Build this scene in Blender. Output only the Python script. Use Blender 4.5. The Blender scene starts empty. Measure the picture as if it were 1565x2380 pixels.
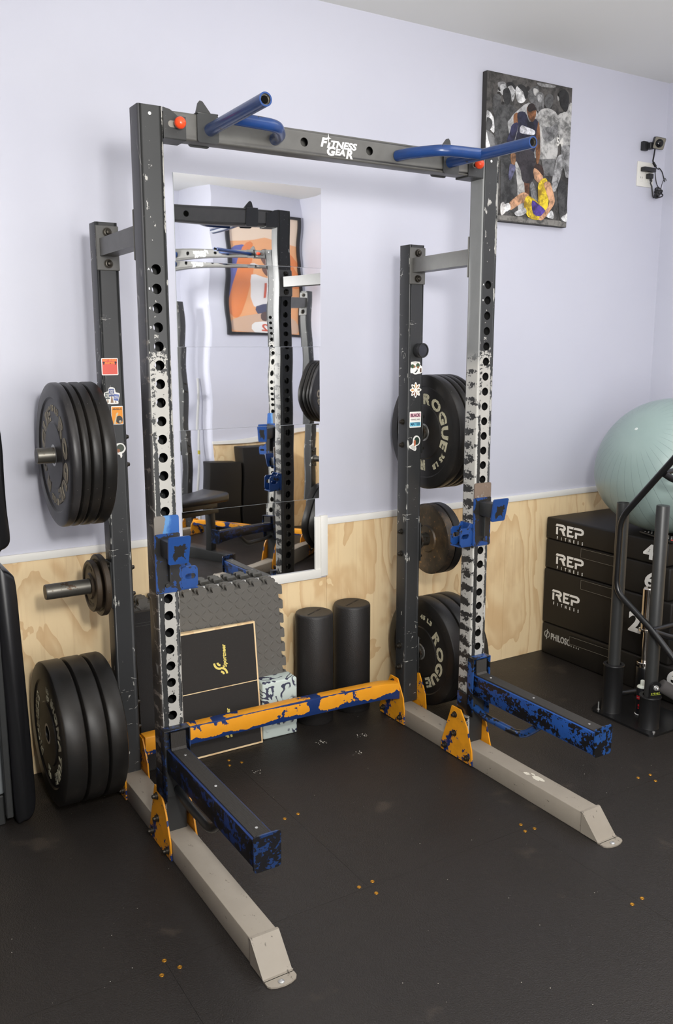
import bpy, bmesh, math, random
from math import sin, cos, pi, radians, sqrt
from mathutils import Vector, Matrix

# ------------------------------------------------------------------ camera, light, exposure
scene = bpy.context.scene
COL = scene.collection
cam_d = bpy.data.cameras.new('camera'); cam = bpy.data.objects.new('camera', cam_d); COL.objects.link(cam)
cam_d.sensor_fit = 'HORIZONTAL'; cam_d.sensor_width = 36.0
cam_d.lens = 36.0 * 2051.812 / 1565.0
cam_d.clip_start = 0.05
YAW, PITCH, ROLL = radians(31.4664), radians(-10.5462), radians(-0.0682)
fw = Vector((sin(YAW)*cos(PITCH), cos(YAW)*cos(PITCH), sin(PITCH)))
rt = Vector((cos(YAW), -sin(YAW), 0)); upv = rt.cross(fw)
r2 = rt*cos(ROLL) + upv*sin(ROLL); u2 = upv*cos(ROLL) - rt*sin(ROLL)
cam.matrix_world = Matrix(((r2.x, u2.x, -fw.x, -0.8298), (r2.y, u2.y, -fw.y, -2.3386), (r2.z, u2.z, -fw.z, 1.5007), (0, 0, 0, 1)))
scene.camera = cam

world = bpy.data.worlds.new('world'); scene.world = world; world.use_nodes = True
world.node_tree.nodes['Background'].inputs[0].default_value = (0.9, 0.93, 1, 1)
world.node_tree.nodes['Background'].inputs[1].default_value = 0.05

def area(name, loc, target, size, power, color=(1, 1, 1), sizey=None, spread=None):
    l = bpy.data.lights.new(name, 'AREA'); l.energy = power; l.color = color; l.size = size
    if sizey: l.shape = 'RECTANGLE'; l.size_y = sizey
    if spread: l.spread = radians(spread)
    o = bpy.data.objects.new(name, l); COL.objects.link(o); o.location = loc
    o.rotation_euler = (Vector(target)-Vector(loc)).to_track_quat('-Z', 'Y').to_euler()
    return o
FLASH = area('flash_light', (-0.50, -2.44, 1.93), (2.0, 0.7, .75), 0.20, 42, (1.0, 0.98, 0.94))
area('fill_light', (.3, -2.7, 1.3), (1.9, .7, .8), 1.3, 33, (1.0, 0.98, 0.94))  # added broad fill near the camera, evens out the lower parts
area('bounce_fill', (-.2, -1.9, 1.9), (.5, -.9, 2.77), .5, 25, (1.0, .985, .96))  # added lamp aimed upwards to brighten the ceiling and soften the fill
area('second_flash', (.1, -1.35, 2.2), (2.5, -2.8, 1.3), .25, 36, (1.0, .985, .96), None, 130)
area('ceiling_fill', (1.9, -1.0, 2.74), (1.9, -1.0, 0), 1.5, 16, (0.95, 0.97, 1.0), 1.3)  # added overhead fill panel, no lamp known on the ceiling
area('ceiling_fill', (-1.5, -1.2, 2.74), (-1.5, -1.2, 0), 1.3, 3, (0.95, 0.97, 1.0), 1.3)  # weaker overhead fill, likewise added

vs = scene.view_settings
scene.display_settings.display_device = 'sRGB'
vs.view_transform = 'Standard'; vs.look = 'None'; vs.gamma = 1.0; vs.exposure = 0.0; vs.use_curve_mapping = False

# ------------------------------------------------------------------ node helpers
def lin(c):
    return tuple(((x/255.0)/12.92 if x/255.0 <= 0.04045 else (((x/255.0)+0.055)/1.055)**2.4) for x in c) + (1,)

class V:
    """scalar socket with arithmetic"""
    def __init__(s, nt, k): s.nt = nt; s.k = k
    def op(s, o, n, *more, clamp=False):
        m = s.nt.nodes.new('ShaderNodeMath'); m.operation = n; m.use_clamp = clamp
        for i, v in enumerate((s, o) + more):
            if v is None: continue
            if isinstance(v, V): s.nt.links.new(v.k, m.inputs[i])
            else: m.inputs[i].default_value = v
        return V(s.nt, m.outputs[0])
    def __add__(s, o): return s.op(o, 'ADD')
    def __sub__(s, o): return s.op(o, 'SUBTRACT')
    def __mul__(s, o): return s.op(o, 'MULTIPLY')
    def __rsub__(s, o): return (s*-1.0) + o
    __radd__ = __add__; __rmul__ = __mul__
    def step(s, a, b):
        m = s.nt.nodes.new('ShaderNodeMapRange'); m.interpolation_type = 'SMOOTHSTEP'
        s.nt.links.new(s.k, m.inputs['Value']); m.inputs['From Min'].default_value = a; m.inputs['From Max'].default_value = b
        if a > b:
            m.inputs['From Min'].default_value = b; m.inputs['From Max'].default_value = a
            m.inputs['To Min'].default_value = 1; m.inputs['To Max'].default_value = 0
        return V(s.nt, m.outputs[0])
    def mx(s, o): return s.op(o, 'MAXIMUM')
    def mn(s, o): return s.op(o, 'MINIMUM')
    def absol(s): return s.op(None, 'ABSOLUTE')
    def sine(s): return s.op(None, 'SINE')
    def frac(s): return s.op(None, 'FRACT')

class Mat:
    def __init__(s, name, color=(0.5, 0.5, 0.5, 1), rough=0.5, metal=0.0, spec=0.5):
        s.m = bpy.data.materials.new(name); s.m.use_nodes = True; s.nt = s.m.node_tree
        s.b = s.nt.nodes['Principled BSDF']
        s.b.inputs['Base Color'].default_value = color; s.b.inputs['Roughness'].default_value = rough
        s.b.inputs['Metallic'].default_value = metal; s.b.inputs['Specular IOR Level'].default_value = spec
        s.m.diffuse_color = color
        s._pos = None
    def pos(s):
        if not s._pos:
            g = s.nt.nodes.new('ShaderNodeTexCoord'); s._pos = g.outputs['Object']
        return s._pos
    def sep(s):
        n = s.nt.nodes.new('ShaderNodeSeparateXYZ'); s.nt.links.new(s.pos(), n.inputs[0])
        return [V(s.nt, o) for o in n.outputs]
    def noise(s, scale, detail=4, rough=0.6, stretch=(1, 1, 1), off=(0, 0, 0), dist=0.0):
        mp = s.nt.nodes.new('ShaderNodeMapping'); mp.inputs['Scale'].default_value = stretch; mp.inputs['Location'].default_value = off
        s.nt.links.new(s.pos(), mp.inputs[0])
        n = s.nt.nodes.new('ShaderNodeTexNoise'); n.inputs['Scale'].default_value = scale; n.inputs['Detail'].default_value = detail
        n.inputs['Roughness'].default_value = rough; n.inputs['Distortion'].default_value = dist
        s.nt.links.new(mp.outputs[0], n.inputs['Vector'])
        return V(s.nt, n.outputs['Fac'])
    def voro(s, scale, stretch=(1, 1, 1), feature='F1', rand=1.0):
        mp = s.nt.nodes.new('ShaderNodeMapping'); mp.inputs['Scale'].default_value = stretch
        s.nt.links.new(s.pos(), mp.inputs[0])
        n = s.nt.nodes.new('ShaderNodeTexVoronoi'); n.feature = feature; n.inputs['Scale'].default_value = scale
        n.inputs['Randomness'].default_value = rand
        s.nt.links.new(mp.outputs[0], n.inputs['Vector'])
        return V(s.nt, n.outputs['Distance'])
    def col(s, c):
        n = s.nt.nodes.new('ShaderNodeRGB'); n.outputs[0].default_value = c; return n.outputs[0]
    def mix(s, f, a, b):
        n = s.nt.nodes.new('ShaderNodeMix'); n.data_type = 'RGBA'
        s.nt.links.new(f.k, n.inputs['Factor'])
        for v, i in ((a, 'A'), (b, 'B')):
            k = [q for q in n.inputs if q.name == i and q.type == 'RGBA'][0]
            if isinstance(v, tuple): k.default_value = v
            else: s.nt.links.new(v, k)
        return [q for q in n.outputs if q.type == 'RGBA'][0]
    def setcol(s, k): s.nt.links.new(k, s.b.inputs['Base Color'])
    def setr(s, v): s.nt.links.new(v.k, s.b.inputs['Roughness'])
    def setm(s, v): s.nt.links.new(v.k, s.b.inputs['Metallic'])
    def bump(s, v, strength=0.3, dist=0.002):
        n = s.nt.nodes.new('ShaderNodeBump'); n.inputs['Strength'].default_value = strength; n.inputs['Distance'].default_value = dist
        s.nt.links.new(v.k, n.inputs['Height']); s.nt.links.new(n.outputs[0], s.b.inputs['Normal'])

_cache = {}
def plain(c, rough=0.5, metal=0.0, spec=0.5):
    k = ('p', c, rough, metal)
    if k not in _cache: _cache[k] = Mat('plain_%d_%d_%d' % c, lin(c), rough, metal, spec).m
    return _cache[k]

BLACKP = lin((44, 45, 45)); BARE = lin((188, 186, 180)); GREYP = lin((112, 112, 110))
def chipped(name, top, under, thr=0.6, scale=14, rough=0.42, stretch=(1, 1, 1), fine=0.35, speck=None, bmp=0.15):
    """paint worn through in ragged patches to the coat below"""
    m = Mat(name, top, rough)
    n = m.noise(scale, 7, 0.62, stretch) + (m.noise(scale*5, 3, 0.6, stretch, (3, 1, 2)) - 0.5)*fine
    f = n.step(thr, thr+0.012)
    k = m.mix(f, top, under)
    if speck:
        f2 = m.noise(scale*9, 2, 0.5, (1, 1, 1), (7, 7, 7)).step(0.74, 0.76); k = m.mix(f2, k, speck)
    var = m.noise(30, 3, 0.5).step(0.3, 0.8)*0.18
    k = m.mix(var, k, lin((30, 28, 26)))
    m.setcol(k); m.bump(f, bmp, 0.001)
    return m.m

M = {}
M['black'] = chipped('black_paint', BLACKP, BARE, 0.70, 22, 0.45, (1, 1, .5), speck=BARE)
def post_mat():
    m = Mat('post_paint_scratched', BLACKP, 0.42)
    x, y, z = m.sep()
    e = x.absol().mx(y.absol()*(.0348/.0327)).step(.0335, .0346)*x.absol().mn(y.absol()).step(.0270, .0300)
    chips = (m.noise(40, 6, .7, (1, 1, .35)) + e*.16).step(.66, .68)
    sc = (m.noise(12, 2, .5, (1, 1, .3), (3, 3, 0), .4)-.5).absol().step(.0045, .002)*m.noise(7, 3, .6, (1, 1, .6), (8, 1, 1)).step(.60, .64)
    sc3 = (m.noise(30, 4, .7, (.5, .5, 3.0), (3, 3, 0))).step(.66, .68)*(m.noise(3.2, 3, .6, (1, 1, 1), (1, 5, 9))+z.step(1.1, .2)*.08).step(.52, .60)
    sc2 = (m.noise(11, 2, .5, (1, 1, .8), (1, 7, 4), .5)-.5).absol().step(.006, .003)*m.noise(12, 3, .6, (1, 1, .8), (4, 6, 9)).step(.60, .64)
    f = chips.mx(sc).mx(sc2).mx(sc3)
    k = m.mix(m.noise(4, 4, .6), lin((38, 39, 40)), lin((54, 55, 56)))
    m.setcol(m.mix(f*.85, k, lin((186, 185, 178)))); m.bump(f, .15, .001); return m.m
M['post'] = post_mat()
M['black_clean'] = chipped('black_paint_clean', lin((48, 49, 49)), BARE, 0.78, 18, 0.4)
M['beam'] = chipped('grey_black_paint', lin((92, 91, 88)), lin((130, 128, 120)), 0.74, 20, 0.4)
M['bolt'] = Mat('bolt_steel', lin((62, 58, 52)), 0.4, 0.7).m
M['zinc'] = Mat('zinc', lin((200, 200, 198)), 0.35, 0.8).m
M['blue'] = chipped('blue_paint', lin((34, 74, 134)), lin((22, 22, 24)), 0.50, 16, 0.35, (1, .8, 1), 0.5)
M['blue_dark'] = chipped('blue_paint_worn_dark', lin((26, 52, 98)), lin((20, 20, 24)), 0.46, 22, 0.4, (1, .7, 1.3), 0.7)
M['blue_hook'] = chipped('blue_paint_on_hook', lin((32, 76, 144)), lin((34, 34, 35)), 0.49, 20, 0.4, (1, 1, 1), 0.4)
M['blue_tube'] = chipped('blue_tube_paint', lin((32, 62, 116)), lin((40, 40, 44)), 0.66, 18, 0.25, (1, .6, 1), 0.3)
M['orange'] = chipped('orange_paint', lin((238, 160, 34)), lin((28, 50, 108)), 0.56, 17, 0.38, (1, 1, 1), 0.32)
M['rubber_sleeve'] = Mat('ribbed_rubber_strip', lin((50, 47, 44)), 0.62).m
M['steel'] = chipped('worn_steel', lin((104, 101, 94)), lin((80, 66, 54)), 0.6, 18, 0.38); M['steel'].node_tree.nodes['Principled BSDF'].inputs['Metallic'].default_value = 0.75
M['wornplate'] = chipped('worn_brown_steel', lin((120, 104, 92)), lin((150, 144, 136)), 0.6, 22, 0.35)
def wpb():
    m = Mat('blue_rubbed_to_steel', lin((60, 110, 170)), .34)
    x, y, z = m.sep(); n = m.noise(22, 5, .6, (1, 1, .6))
    f = (x*22.0 + (n-.5)*1.2).step(-.18, -.10); f2 = (x*22.0 + (n-.5)*1.6).step(.1, .35)
    k = m.mix(f, lin((120, 114, 106)), lin((86, 134, 184))); m.setcol(m.mix(f2, k, lin((34, 84, 152)))); return m.m
M['wornplate_blue'] = wpb()
M['chrome'] = Mat('chrome', lin((214, 208, 200)), 0.12, 1.0).m
M['orange_ball'] = Mat('orange_plastic', lin((236, 76, 36)), 0.3).m
M['white_print'] = Mat('white_print', lin((235, 235, 232)), 0.5).m
M['letter_worn'] = chipped('worn_letter_paint', lin((196, 190, 162)), lin((40, 38, 34)), 0.60, 60, 0.6, (1, 1, 1), 0.4)
M['letter_grey'] = chipped('grey_letter_paint', lin((172, 162, 142)), lin((104, 96, 84)), 0.66, 60, 0.6)
M['black_sled'] = Mat('gloss_black_steel', lin((24, 24, 25)), 0.28).m
M['foamroller'] = Mat('grey_foam_grip', lin((66, 63, 62)), 0.9).m

def bar_mat():
    m = Mat('orange_paint_over_blue', lin((238, 160, 34)), .36)
    x, y, z = m.sep()
    # axis drops slightly along its length
    zz = z + x*.0132 + .0000
    low = zz.step(-.008, -.031)*.21; hi = zz.step(.025, .0325)*.24*y.step(-.018, -.0235)
    top = y.step(-.024, -.010)*zz.step(.028, .032)*.03
    n = m.noise(9, 6, .58, (1.2, 1, 1)) + (m.noise(60, 4, .6) - .5)*.16
    f = (n + low + hi + top + x.step(.5, -.4)*.03 - .03).step(.582, .594)
    k = m.mix(f, m.mix(m.noise(20, 4, .6), lin((228, 148, 30)), lin((240, 166, 44))), lin((24, 50, 104)))
    m.setcol(k); m.bump(f*-1.0, .25, .001); return m.m
M['bar'] = bar_mat()
def upright_front(name='upright_front_worn', rs=.033, zb=1.95, zk=.05):
    """front faces: black paint above, rubbed through to grey below, black left near one edge"""
    m = Mat(name, BLACKP, 0.42)
    x, y, z = m.sep()
    n = m.noise(38, 8, 0.68, (1, 1, .7)) + (m.noise(140, 3, 0.6) - 0.5)*0.5
    # object space: part is centred on the face in x, z measured from floor
    hi = (z + (m.noise(16, 4, .6)-.5)*.25).step(1.62, 1.36)                       # 0 up high, 1 low
    edge = x.absol()                              # 0 centre .. 0.035 edge
    left = (x + 0.020).absol().step(0.010, 0.003) # strip where paint stays
    right = (x - 0.027).absol().step(0.009, 0.002)
    keep = left*z.step(1.45, 0.80)*0.50 + left*0.10 + right*0.25
    bias = hi*0.34 - keep - 0.14
    e = edge.step(0.0325, 0.0345)*0.16*(m.noise(30, 3, 0.5, (1, 1, .4)).step(0.4, 0.6))
    sc = (m.noise(14, 2, .5, (1, 1, .3), (3, 3, 0), .4)-.5).absol().step(.004, .002)*m.noise(7, 3, .6, (1, 1, .6), (8, 1, 1)).step(.60, .64)
    ch = (m.noise(46, 6, .7, (1, 1, .45)) + (x - rs).absol().step(.008, .002)*.17*m.noise(6, 2, .5, (1, 1, .8), (2, 2, 2)).step(.40, .50) + (z-zb).absol().step(.05, .01)*zk).step(.665, .68)
    f = (n + bias + e).step(0.55, 0.562).mx(sc).mx(ch)*z.step(.20, .235)
    grey = m.mix(m.noise(8, 5, 0.6, (1, 1, .6)), lin((146, 144, 139)), lin((186, 184, 178)))
    k = m.mix(f, BLACKP, grey)
    m.setcol(k); m.bump(f, 0.25, 0.001); return m.m
def side_worn(name, base, under, zfade, patt):
    m = Mat(name, base, 0.42)
    x, y, z = m.sep()
    n = m.noise(26, 7, 0.66, (1, 1, patt)) + (m.noise(120, 3, 0.6, (1, 1, 2.0)) - 0.5)*0.4
    band = ((z*(2*pi/0.0508) + m.noise(9, 2, .5)*5).sine())*0.09
    f = (n + band + z.step(zfade[0], zfade[1])*0.22 - 0.10).step(0.52, 0.55)
    sc = (m.noise(9, 2, .5, (1, .7, .35), (3, 3, 0), .8)-.5).absol().step(.005, .002)*m.noise(7, 3, .6, (1, 1, .6), (8, 1, 1)).step(.46, .54)
    u = m.mix(z.step(1.55, .9), lin((66, 66, 68)), under)
    k = m.mix(f*z.step(1.7, 1.2), u, base); m.setcol(m.mix(sc*.7, k, lin((150, 148, 144)))); m.bump(f, 0.2, 0.001); return m.m
M['up_front'] = upright_front(); M['up_front_right'] = upright_front('right_upright_front_worn', .028, 1.97, .10)
M['side_outer'] = side_worn('upright_side_scratched', lin((120, 112, 104)), lin((50, 46, 43)), (0.75, -0.2), 2.4)
def hook_mat(name, kind):
    m = Mat(name, lin((32, 76, 144)), 0.36)
    x, y, z = m.sep()
    n = m.noise(32, 5, .6) + (m.noise(110, 3, .6)-.5)*.3
    if kind == 'plate': e = (x.absol()*(1/.038)).mx((z+.0015)*(1/.0865)).mx((z+.0015)*(-1/.0865)); f = (n + e.step(.95, .80)*.16).step(.53, .545)
    elif kind == 'lip': e = (x.absol()*(1/.033)).mx((z+.004).absol()*(1/.040)); f = (n*1.5 + e.step(1.0, .0)*.62).step(1.10, 1.12)
    else: f = n.step(.60, .615)
    m.setcol(m.mix(f, m.mix(m.noise(14, 4, .6), lin((22, 54, 112)), lin((34, 76, 140))), lin((36, 35, 35)))); m.bump(f*-1.0, .2, .001); return m.m
M['hook_plate'] = hook_mat('hook_plate_paint', 'plate'); M['hook_lip'] = hook_mat('hook_lip_paint', 'lip'); M['hook_bracket'] = hook_mat('hook_bracket_paint', 'b')
def arm_mat(name, blue, thr, band):
    m = Mat(name, blue, 0.36)
    x, y, z = m.sep()
    e = (z-.0035).absol().step(.0345, .0375).mx(y.step(-.292, -.296)) if band else (x.absol().mn(z.absol())*0.0)
    n = m.noise(19, 7, .66, (1, .7, 1.2)) + (m.noise(95, 3, .6)-.5)*.5 - e*.3
    f = n.step(thr, thr+.012)
    m.setcol(m.mix(f, m.mix(m.noise(12, 4, .6), blue, tuple(min(1, c*1.5) for c in blue[:3])+(1,)), lin((20, 20, 23)))); m.bump(f*-1.0, .2, .001); return m.m
M['arm_bright'] = arm_mat('arm_blue_chipped', lin((28, 66, 128)), .475, True); M['arm_dark'] = arm_mat('arm_blue_mostly_worn', lin((22, 46, 98)), .43, True)
def inner_side():
    m = Mat('upright_side_silver', BARE, 0.4)
    x, y, z = m.sep()
    n = m.noise(30, 7, 0.7, (1, .7, 1.6)) + (m.noise(120, 3, 0.6, (1, 1, 1)) - 0.5)*0.45
    band = ((z*(2*pi/0.0508) + m.noise(9, 2, .5)*4).sine())*0.10
    mid = (y - 0.004).absol().step(0.030, 0.016)*0.1
    f = (n + band + mid + z.step(1.55, 0.9)*0.09 - 0.10).step(0.56, 0.575)
    lo = m.mix(f, lin((176, 174, 168)), lin((40, 40, 40)))
    up = m.mix(m.noise(7, 4, .6, (1, 1, .5)), lin((96, 98, 98)), lin((140, 141, 140)))
    m.setcol(m.mix(z.step(1.5, 1.42), up, lo)); m.bump(f, 0.2, 0.001); return m.m
M['side_inner'] = inner_side()

def rail_mat():
    m = Mat('rail_paint', lin((150, 146, 138)), 0.5)
    d = m.noise(5, 5, .6)
    k = m.mix(d, lin((134, 126, 114)), lin((164, 155, 142)))
    k = m.mix(m.noise(60, 5, .7, (1, .4, 1)).step(0.64, 0.68), k, lin((92, 84, 76)))
    k = m.mix(m.noise(14, 6, .7, (1, 1, 1), (4, 4, 4)).step(0.70, 0.72), k, lin((218, 214, 204)))
    m.setcol(k); return m.m
M['rail'] = rail_mat()

def rubber(name, c=(40, 40, 41), rough=0.48, scuff=(86, 82, 78)):
    m = Mat(name, lin(c), rough, 0.0, 0.32)
    k = m.mix(m.noise(6, 5, .6).step(0.35, 0.75)*0.35, lin(c), lin(scuff))
    k = m.mix(m.noise(180, 2, .5).step(0.76, 0.78), k, lin((140, 136, 130)))
    m.setcol(k); m.setr(m.noise(5, 4, .6)*0.25 + (rough-0.12)); m.bump(m.noise(160, 2, .5), 0.05, 0.001)
    return m.m
M['rubber'] = rubber('bumper_rubber', (44, 43, 44), 0.36, (84, 80, 78))
M['rubber_flat'] = rubber('bumper_rubber_matte', (28, 27, 26), 0.40, (62, 56, 50))
M['iron'] = rubber('enamelled_iron', (40, 36, 32), 0.42, (104, 84, 60))
def rusty():
    m = Mat('rusted_iron', lin((52, 44, 36)), 0.5)
    k = m.mix(m.noise(7, 6, .65).step(0.4, 0.7), lin((40, 35, 30)), lin((92, 74, 52)))
    k = m.mix(m.noise(55, 5, .7).step(0.60, 0.66), k, lin((140, 104, 60)))
    m.setcol(k); m.bump(m.noise(90, 3, .6), .15, .001); return m.m
M['rusty'] = rusty()

def wall_mat(name, c, c2):
    m = Mat(name, lin(c), 0.38)
    k = m.mix(m.noise(1.6, 4, .55).step(0.35, 0.7)*0.5, lin(c), lin(c2))
    k = m.mix(m.noise(9, 8, .8, (1, 1, .5)).step(0.78, 0.80)*0.5, k, lin((150, 148, 156)))
    m.setcol(k); m.bump(m.noise(140, 2, .5) + m.noise(2.5, 3, .5)*2.0, 0.05, 0.002); return m.m
M['wall'] = wall_mat('lavender_wall_paint', (206, 207, 219), (200, 201, 215))
M['ceil'] = Mat('ceiling_paint', lin((232, 232, 228)), 0.7).m
def trim_mat():
    m = Mat('white_trim_paint', lin((226, 222, 212)), 0.4)
    k = m.mix(m.noise(26, 8, .75, (.5, 1, 1)).step(0.70, 0.72), lin((240, 238, 232)), lin((110, 100, 92)))
    m.setcol(k); return m.m
M['trim'] = trim_mat()

def plywood():
    m = Mat('plywood', lin((222, 184, 134)), 0.5)
    x, y, z = m.sep()
    n = m.noise(2.6, 4.5, 0.52, (1.0, 1.0, 0.42), (0, 0, 0), 0.5)
    ring = (n*10.0).frac()
    fine = m.noise(60, 3, .5, (1, 1, .05))
    line = ring.step(0.45, 0.97)*ring.step(1.0, 0.975)
    k = m.mix(m.noise(1.4, 3, .5, (1, 1, .5), (5, 2, 1)), lin((242, 213, 164)), lin((248, 223, 180)))
    k = m.mix(line*0.5, k, lin((206, 160, 106)))
    k = m.mix(fine.step(0.5, 0.8)*0.25, k, lin((196, 150, 100)))
    k = m.mix(m.noise(3.2, 5, .6, (1, 1, .5), (9, 1, 4)).step(0.64, 0.68)*0.12, k, lin((176, 126, 82)))
    m.setcol(k); m.bump(fine, .05, .001); return m.m
M['ply'] = plywood()

def floor_mat():
    m = Mat('rubber_floor', lin((56, 53, 50)), 0.55, 0.0, 0.4)
    k = m.mix(m.noise(2.2, 5, .6), lin((33, 30, 28)), lin((42, 38, 35)))
    k = m.mix(m.noise(420, 2, .5).step(0.66, 0.72)*0.5, k, lin((104, 98, 92)))
    k = m.mix(m.noise(70, 6, .85).step(0.80, 0.81), k, lin((190, 186, 178)))
    k = m.mix(m.noise(5, 6, .6, (1, 1, 1), (2, 8, 3)).step(0.62, 0.72)*0.3, k, lin((88, 78, 68)))
    m.setcol(k); m.setr(m.noise(4, 4, .6)*0.2 + 0.36)
    cell = m.voro(250, (1, 1, 1), 'F1'); m.bump(cell*1.0 + m.noise(420, 2, .5)*0.4, 0.6, 0.0014); return m.m
M['floor'] = floor_mat()

# ------------------------------------------------------------------ geometry helpers
class G:
    """collects geometry in world coordinates"""
    def __init__(s): s.v = []; s.f = []; s.mi = []; s.mats = []; s.cur = 0
    def mat(s, m):
        if m not in s.mats: s.mats.append(m)
        s.cur = s.mats.index(m); return s
    def add(s, vs, fs):
        b = len(s.v); s.v += [Vector(p) for p in vs]
        for f in fs: s.f.append([b+i for i in f]); s.mi.append(s.cur)
        return s
    def bm(s, bm):
        bm.verts.ensure_lookup_table(); idx = {v: i for i, v in enumerate(bm.verts)}
        s.add([v.co.copy() for v in bm.verts], [[idx[v] for v in f.verts] for f in bm.faces]); bm.free(); return s
    def box(s, x0, x1, y0, y1, z0, z1, bev=0.0, seg=2, xf=None):
        bm = bmesh.new(); bmesh.ops.create_cube(bm, size=1)
        for v in bm.verts:
            v.co = Vector(((x0+x1)/2+v.co.x*(x1-x0), (y0+y1)/2+v.co.y*(y1-y0), (z0+z1)/2+v.co.z*(z1-z0)))
        if bev: bmesh.ops.bevel(bm, geom=list(bm.edges), offset=bev, segments=seg, profile=0.5, affect='EDGES')
        if xf: bmesh.ops.transform(bm, matrix=xf, verts=bm.verts)
        return s.bm(bm)
    def lathe(s, prof, c, axis='z', n=48, cap=True, sign=1):
        """prof: (t, r) along axis from c"""
        c = Vector(c); ax = {'x': Vector((1, 0, 0)), 'y': Vector((0, 1, 0)), 'z': Vector((0, 0, 1))}[axis] if isinstance(axis, str) else Vector(axis).normalized()
        a = ax.orthogonal().normalized(); b = ax.cross(a)
        vs = []; fs = []
        for t, r in prof:
            for i in range(n):
                q = 2*pi*i/n; vs.append(c + ax*t*sign + (a*cos(q) + b*sin(q))*r)
        for j in range(len(prof)-1):
            for i in range(n):
                i2 = (i+1) % n; f = [j*n+i, j*n+i2, (j+1)*n+i2, (j+1)*n+i]
                fs.append(f if sign > 0 else f[::-1])
        if cap:
            if prof[0][1] > 1e-5: fs.append(list(range(n))[::-1] if sign > 0 else list(range(n)))
            if prof[-1][1] > 1e-5:
                q = [(len(prof)-1)*n+i for i in range(n)]; fs.append(q if sign > 0 else q[::-1])
        return s.add(vs, fs)
    def cyl(s, p0, p1, r, n=24, bev=0.0, r1=None):
        p0, p1 = Vector(p0), Vector(p1); L = (p1-p0).length; r1 = r if r1 is None else r1
        pr = [(0, r), (L, r1)] if not bev else [(0, r-bev), (bev, r), (L-bev, r1), (L, r1-bev)]
        return s.lathe(pr, p0, (p1-p0), n)
    def tube(s, pts, r, n=16, bend=0.0, closed=False, cap=True):
        pts = [Vector(p) for p in pts]
        if bend and len(pts) > 2:
            q = [pts[0]]
            for i in range(1, len(pts)-1):
                a, b, c = pts[i-1], pts[i], pts[i+1]; d1 = (a-b); d2 = (c-b)
                L = min(bend, d1.length*.48, d2.length*.48); A = b+d1.normalized()*L; B = b+d2.normalized()*L
                for k in range(7):
                    t = k/6; q.append(A*(1-t)**2 + b*2*t*(1-t) + B*t*t)
            q.append(pts[-1]); pts = q
        N = len(pts); vs = []; fs = []; nrm = None
        for i, p in enumerate(pts):
            d = (pts[(i+1) % N]-pts[i-1]) if closed else (pts[min(i+1, N-1)]-pts[max(i-1, 0)])
            d.normalize()
            nrm = d.orthogonal().normalized() if nrm is None else (nrm-d*nrm.dot(d)).normalized()
            b = d.cross(nrm)
            for k in range(n):
                q = 2*pi*k/n; vs.append(p + (nrm*cos(q)+b*sin(q))*r)
        for i in range(N if closed else N-1):
            j = (i+1) % N
            for k in range(n):
                k2 = (k+1) % n; fs.append([i*n+k, i*n+k2, j*n+k2, j*n+k])
        if not closed and cap:
            fs.append(list(range(n))[::-1]); fs.append([(N-1)*n+k for k in range(n)])
        return s.add(vs, fs)
    def prism(s, poly, fn, t0, t1):
        """extrude polygon (a,b) mapped by fn(a,b,t) between t0 and t1"""
        n = len(poly); vs = [fn(a, b, t0) for a, b in poly] + [fn(a, b, t1) for a, b in poly]
        fs = [list(range(n))[::-1], [n+i for i in range(n)]] + [[i, (i+1) % n, n+(i+1) % n, n+i] for i in range(n)]
        return s.add(vs, fs)
    def text(s, txt, size, fn, depth=0.0006, bold=0.0, shear=0.0, space=1.0, align='CENTER', sx=1.0, lsp=1.0):
        """flat text, (a,b,t)->world via fn; a right, b up, centred"""
        cu = bpy.data.curves.new('t', 'FONT'); cu.body = txt; cu.size = size; cu.offset = bold*size; cu.extrude = max(depth/2, 1e-5)
        cu.shear = shear; cu.space_character = space; cu.align_x = align; cu.align_y = 'CENTER'; cu.resolution_u = 3; cu.space_line = lsp
        o = bpy.data.objects.new('t', cu); me = bpy.data.meshes.new_from_object(o)
        s.add([fn(v.co.x*sx, v.co.y, v.co.z+depth/2) for v in me.vertices], [list(p.vertices) for p in me.polygons])
        bpy.data.objects.remove(o); bpy.data.curves.remove(cu); bpy.data.meshes.remove(me); return s

WPOS = {}
def part(name, g, mat=None, parent=None, label=None, origin=None, smooth=35, kind=None):
    me = bpy.data.meshes.new(name)
    po = WPOS.get(parent.as_pointer(), Vector((0, 0, 0))) if parent else Vector((0, 0, 0))
    org = Vector(origin) if origin is not None else po
    me.from_pydata([tuple(v-org) for v in g.v], [], g.f)
    mats = g.mats or [mat]
    for m in mats: me.materials.append(m)
    if g.mats: me.polygons.foreach_set('material_index', g.mi)
    bm = bmesh.new(); bm.from_mesh(me)
    bmesh.ops.remove_doubles(bm, verts=bm.verts, dist=1e-6)
    if name not in ('print', 'front_upright', 'rear_post', 'pull_up_beam'): bmesh.ops.recalc_face_normals(bm, faces=bm.faces)
    bm.to_mesh(me); bm.free(); me.update()
    if smooth: me.shade_smooth(); me.set_sharp_from_angle(angle=radians(smooth))
    o = bpy.data.objects.new(name, me); COL.objects.link(o); WPOS[o.as_pointer()] = org
    if parent: o.parent = parent; o.location = org - po
    else: o.location = org
    if label: o['label'] = label
    if kind: o['kind'] = kind
    return o
def thing(name, label, cat, loc, group=None):
    o = bpy.data.objects.new(name, None); COL.objects.link(o); o.location = loc; o.empty_display_size = .05
    WPOS[o.as_pointer()] = Vector(loc); return tag(o, label, cat, group)
def tag(o, label, cat, group=None):
    o['label'] = label; o['category'] = cat
    if group: o['group'] = group
    return o
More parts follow.
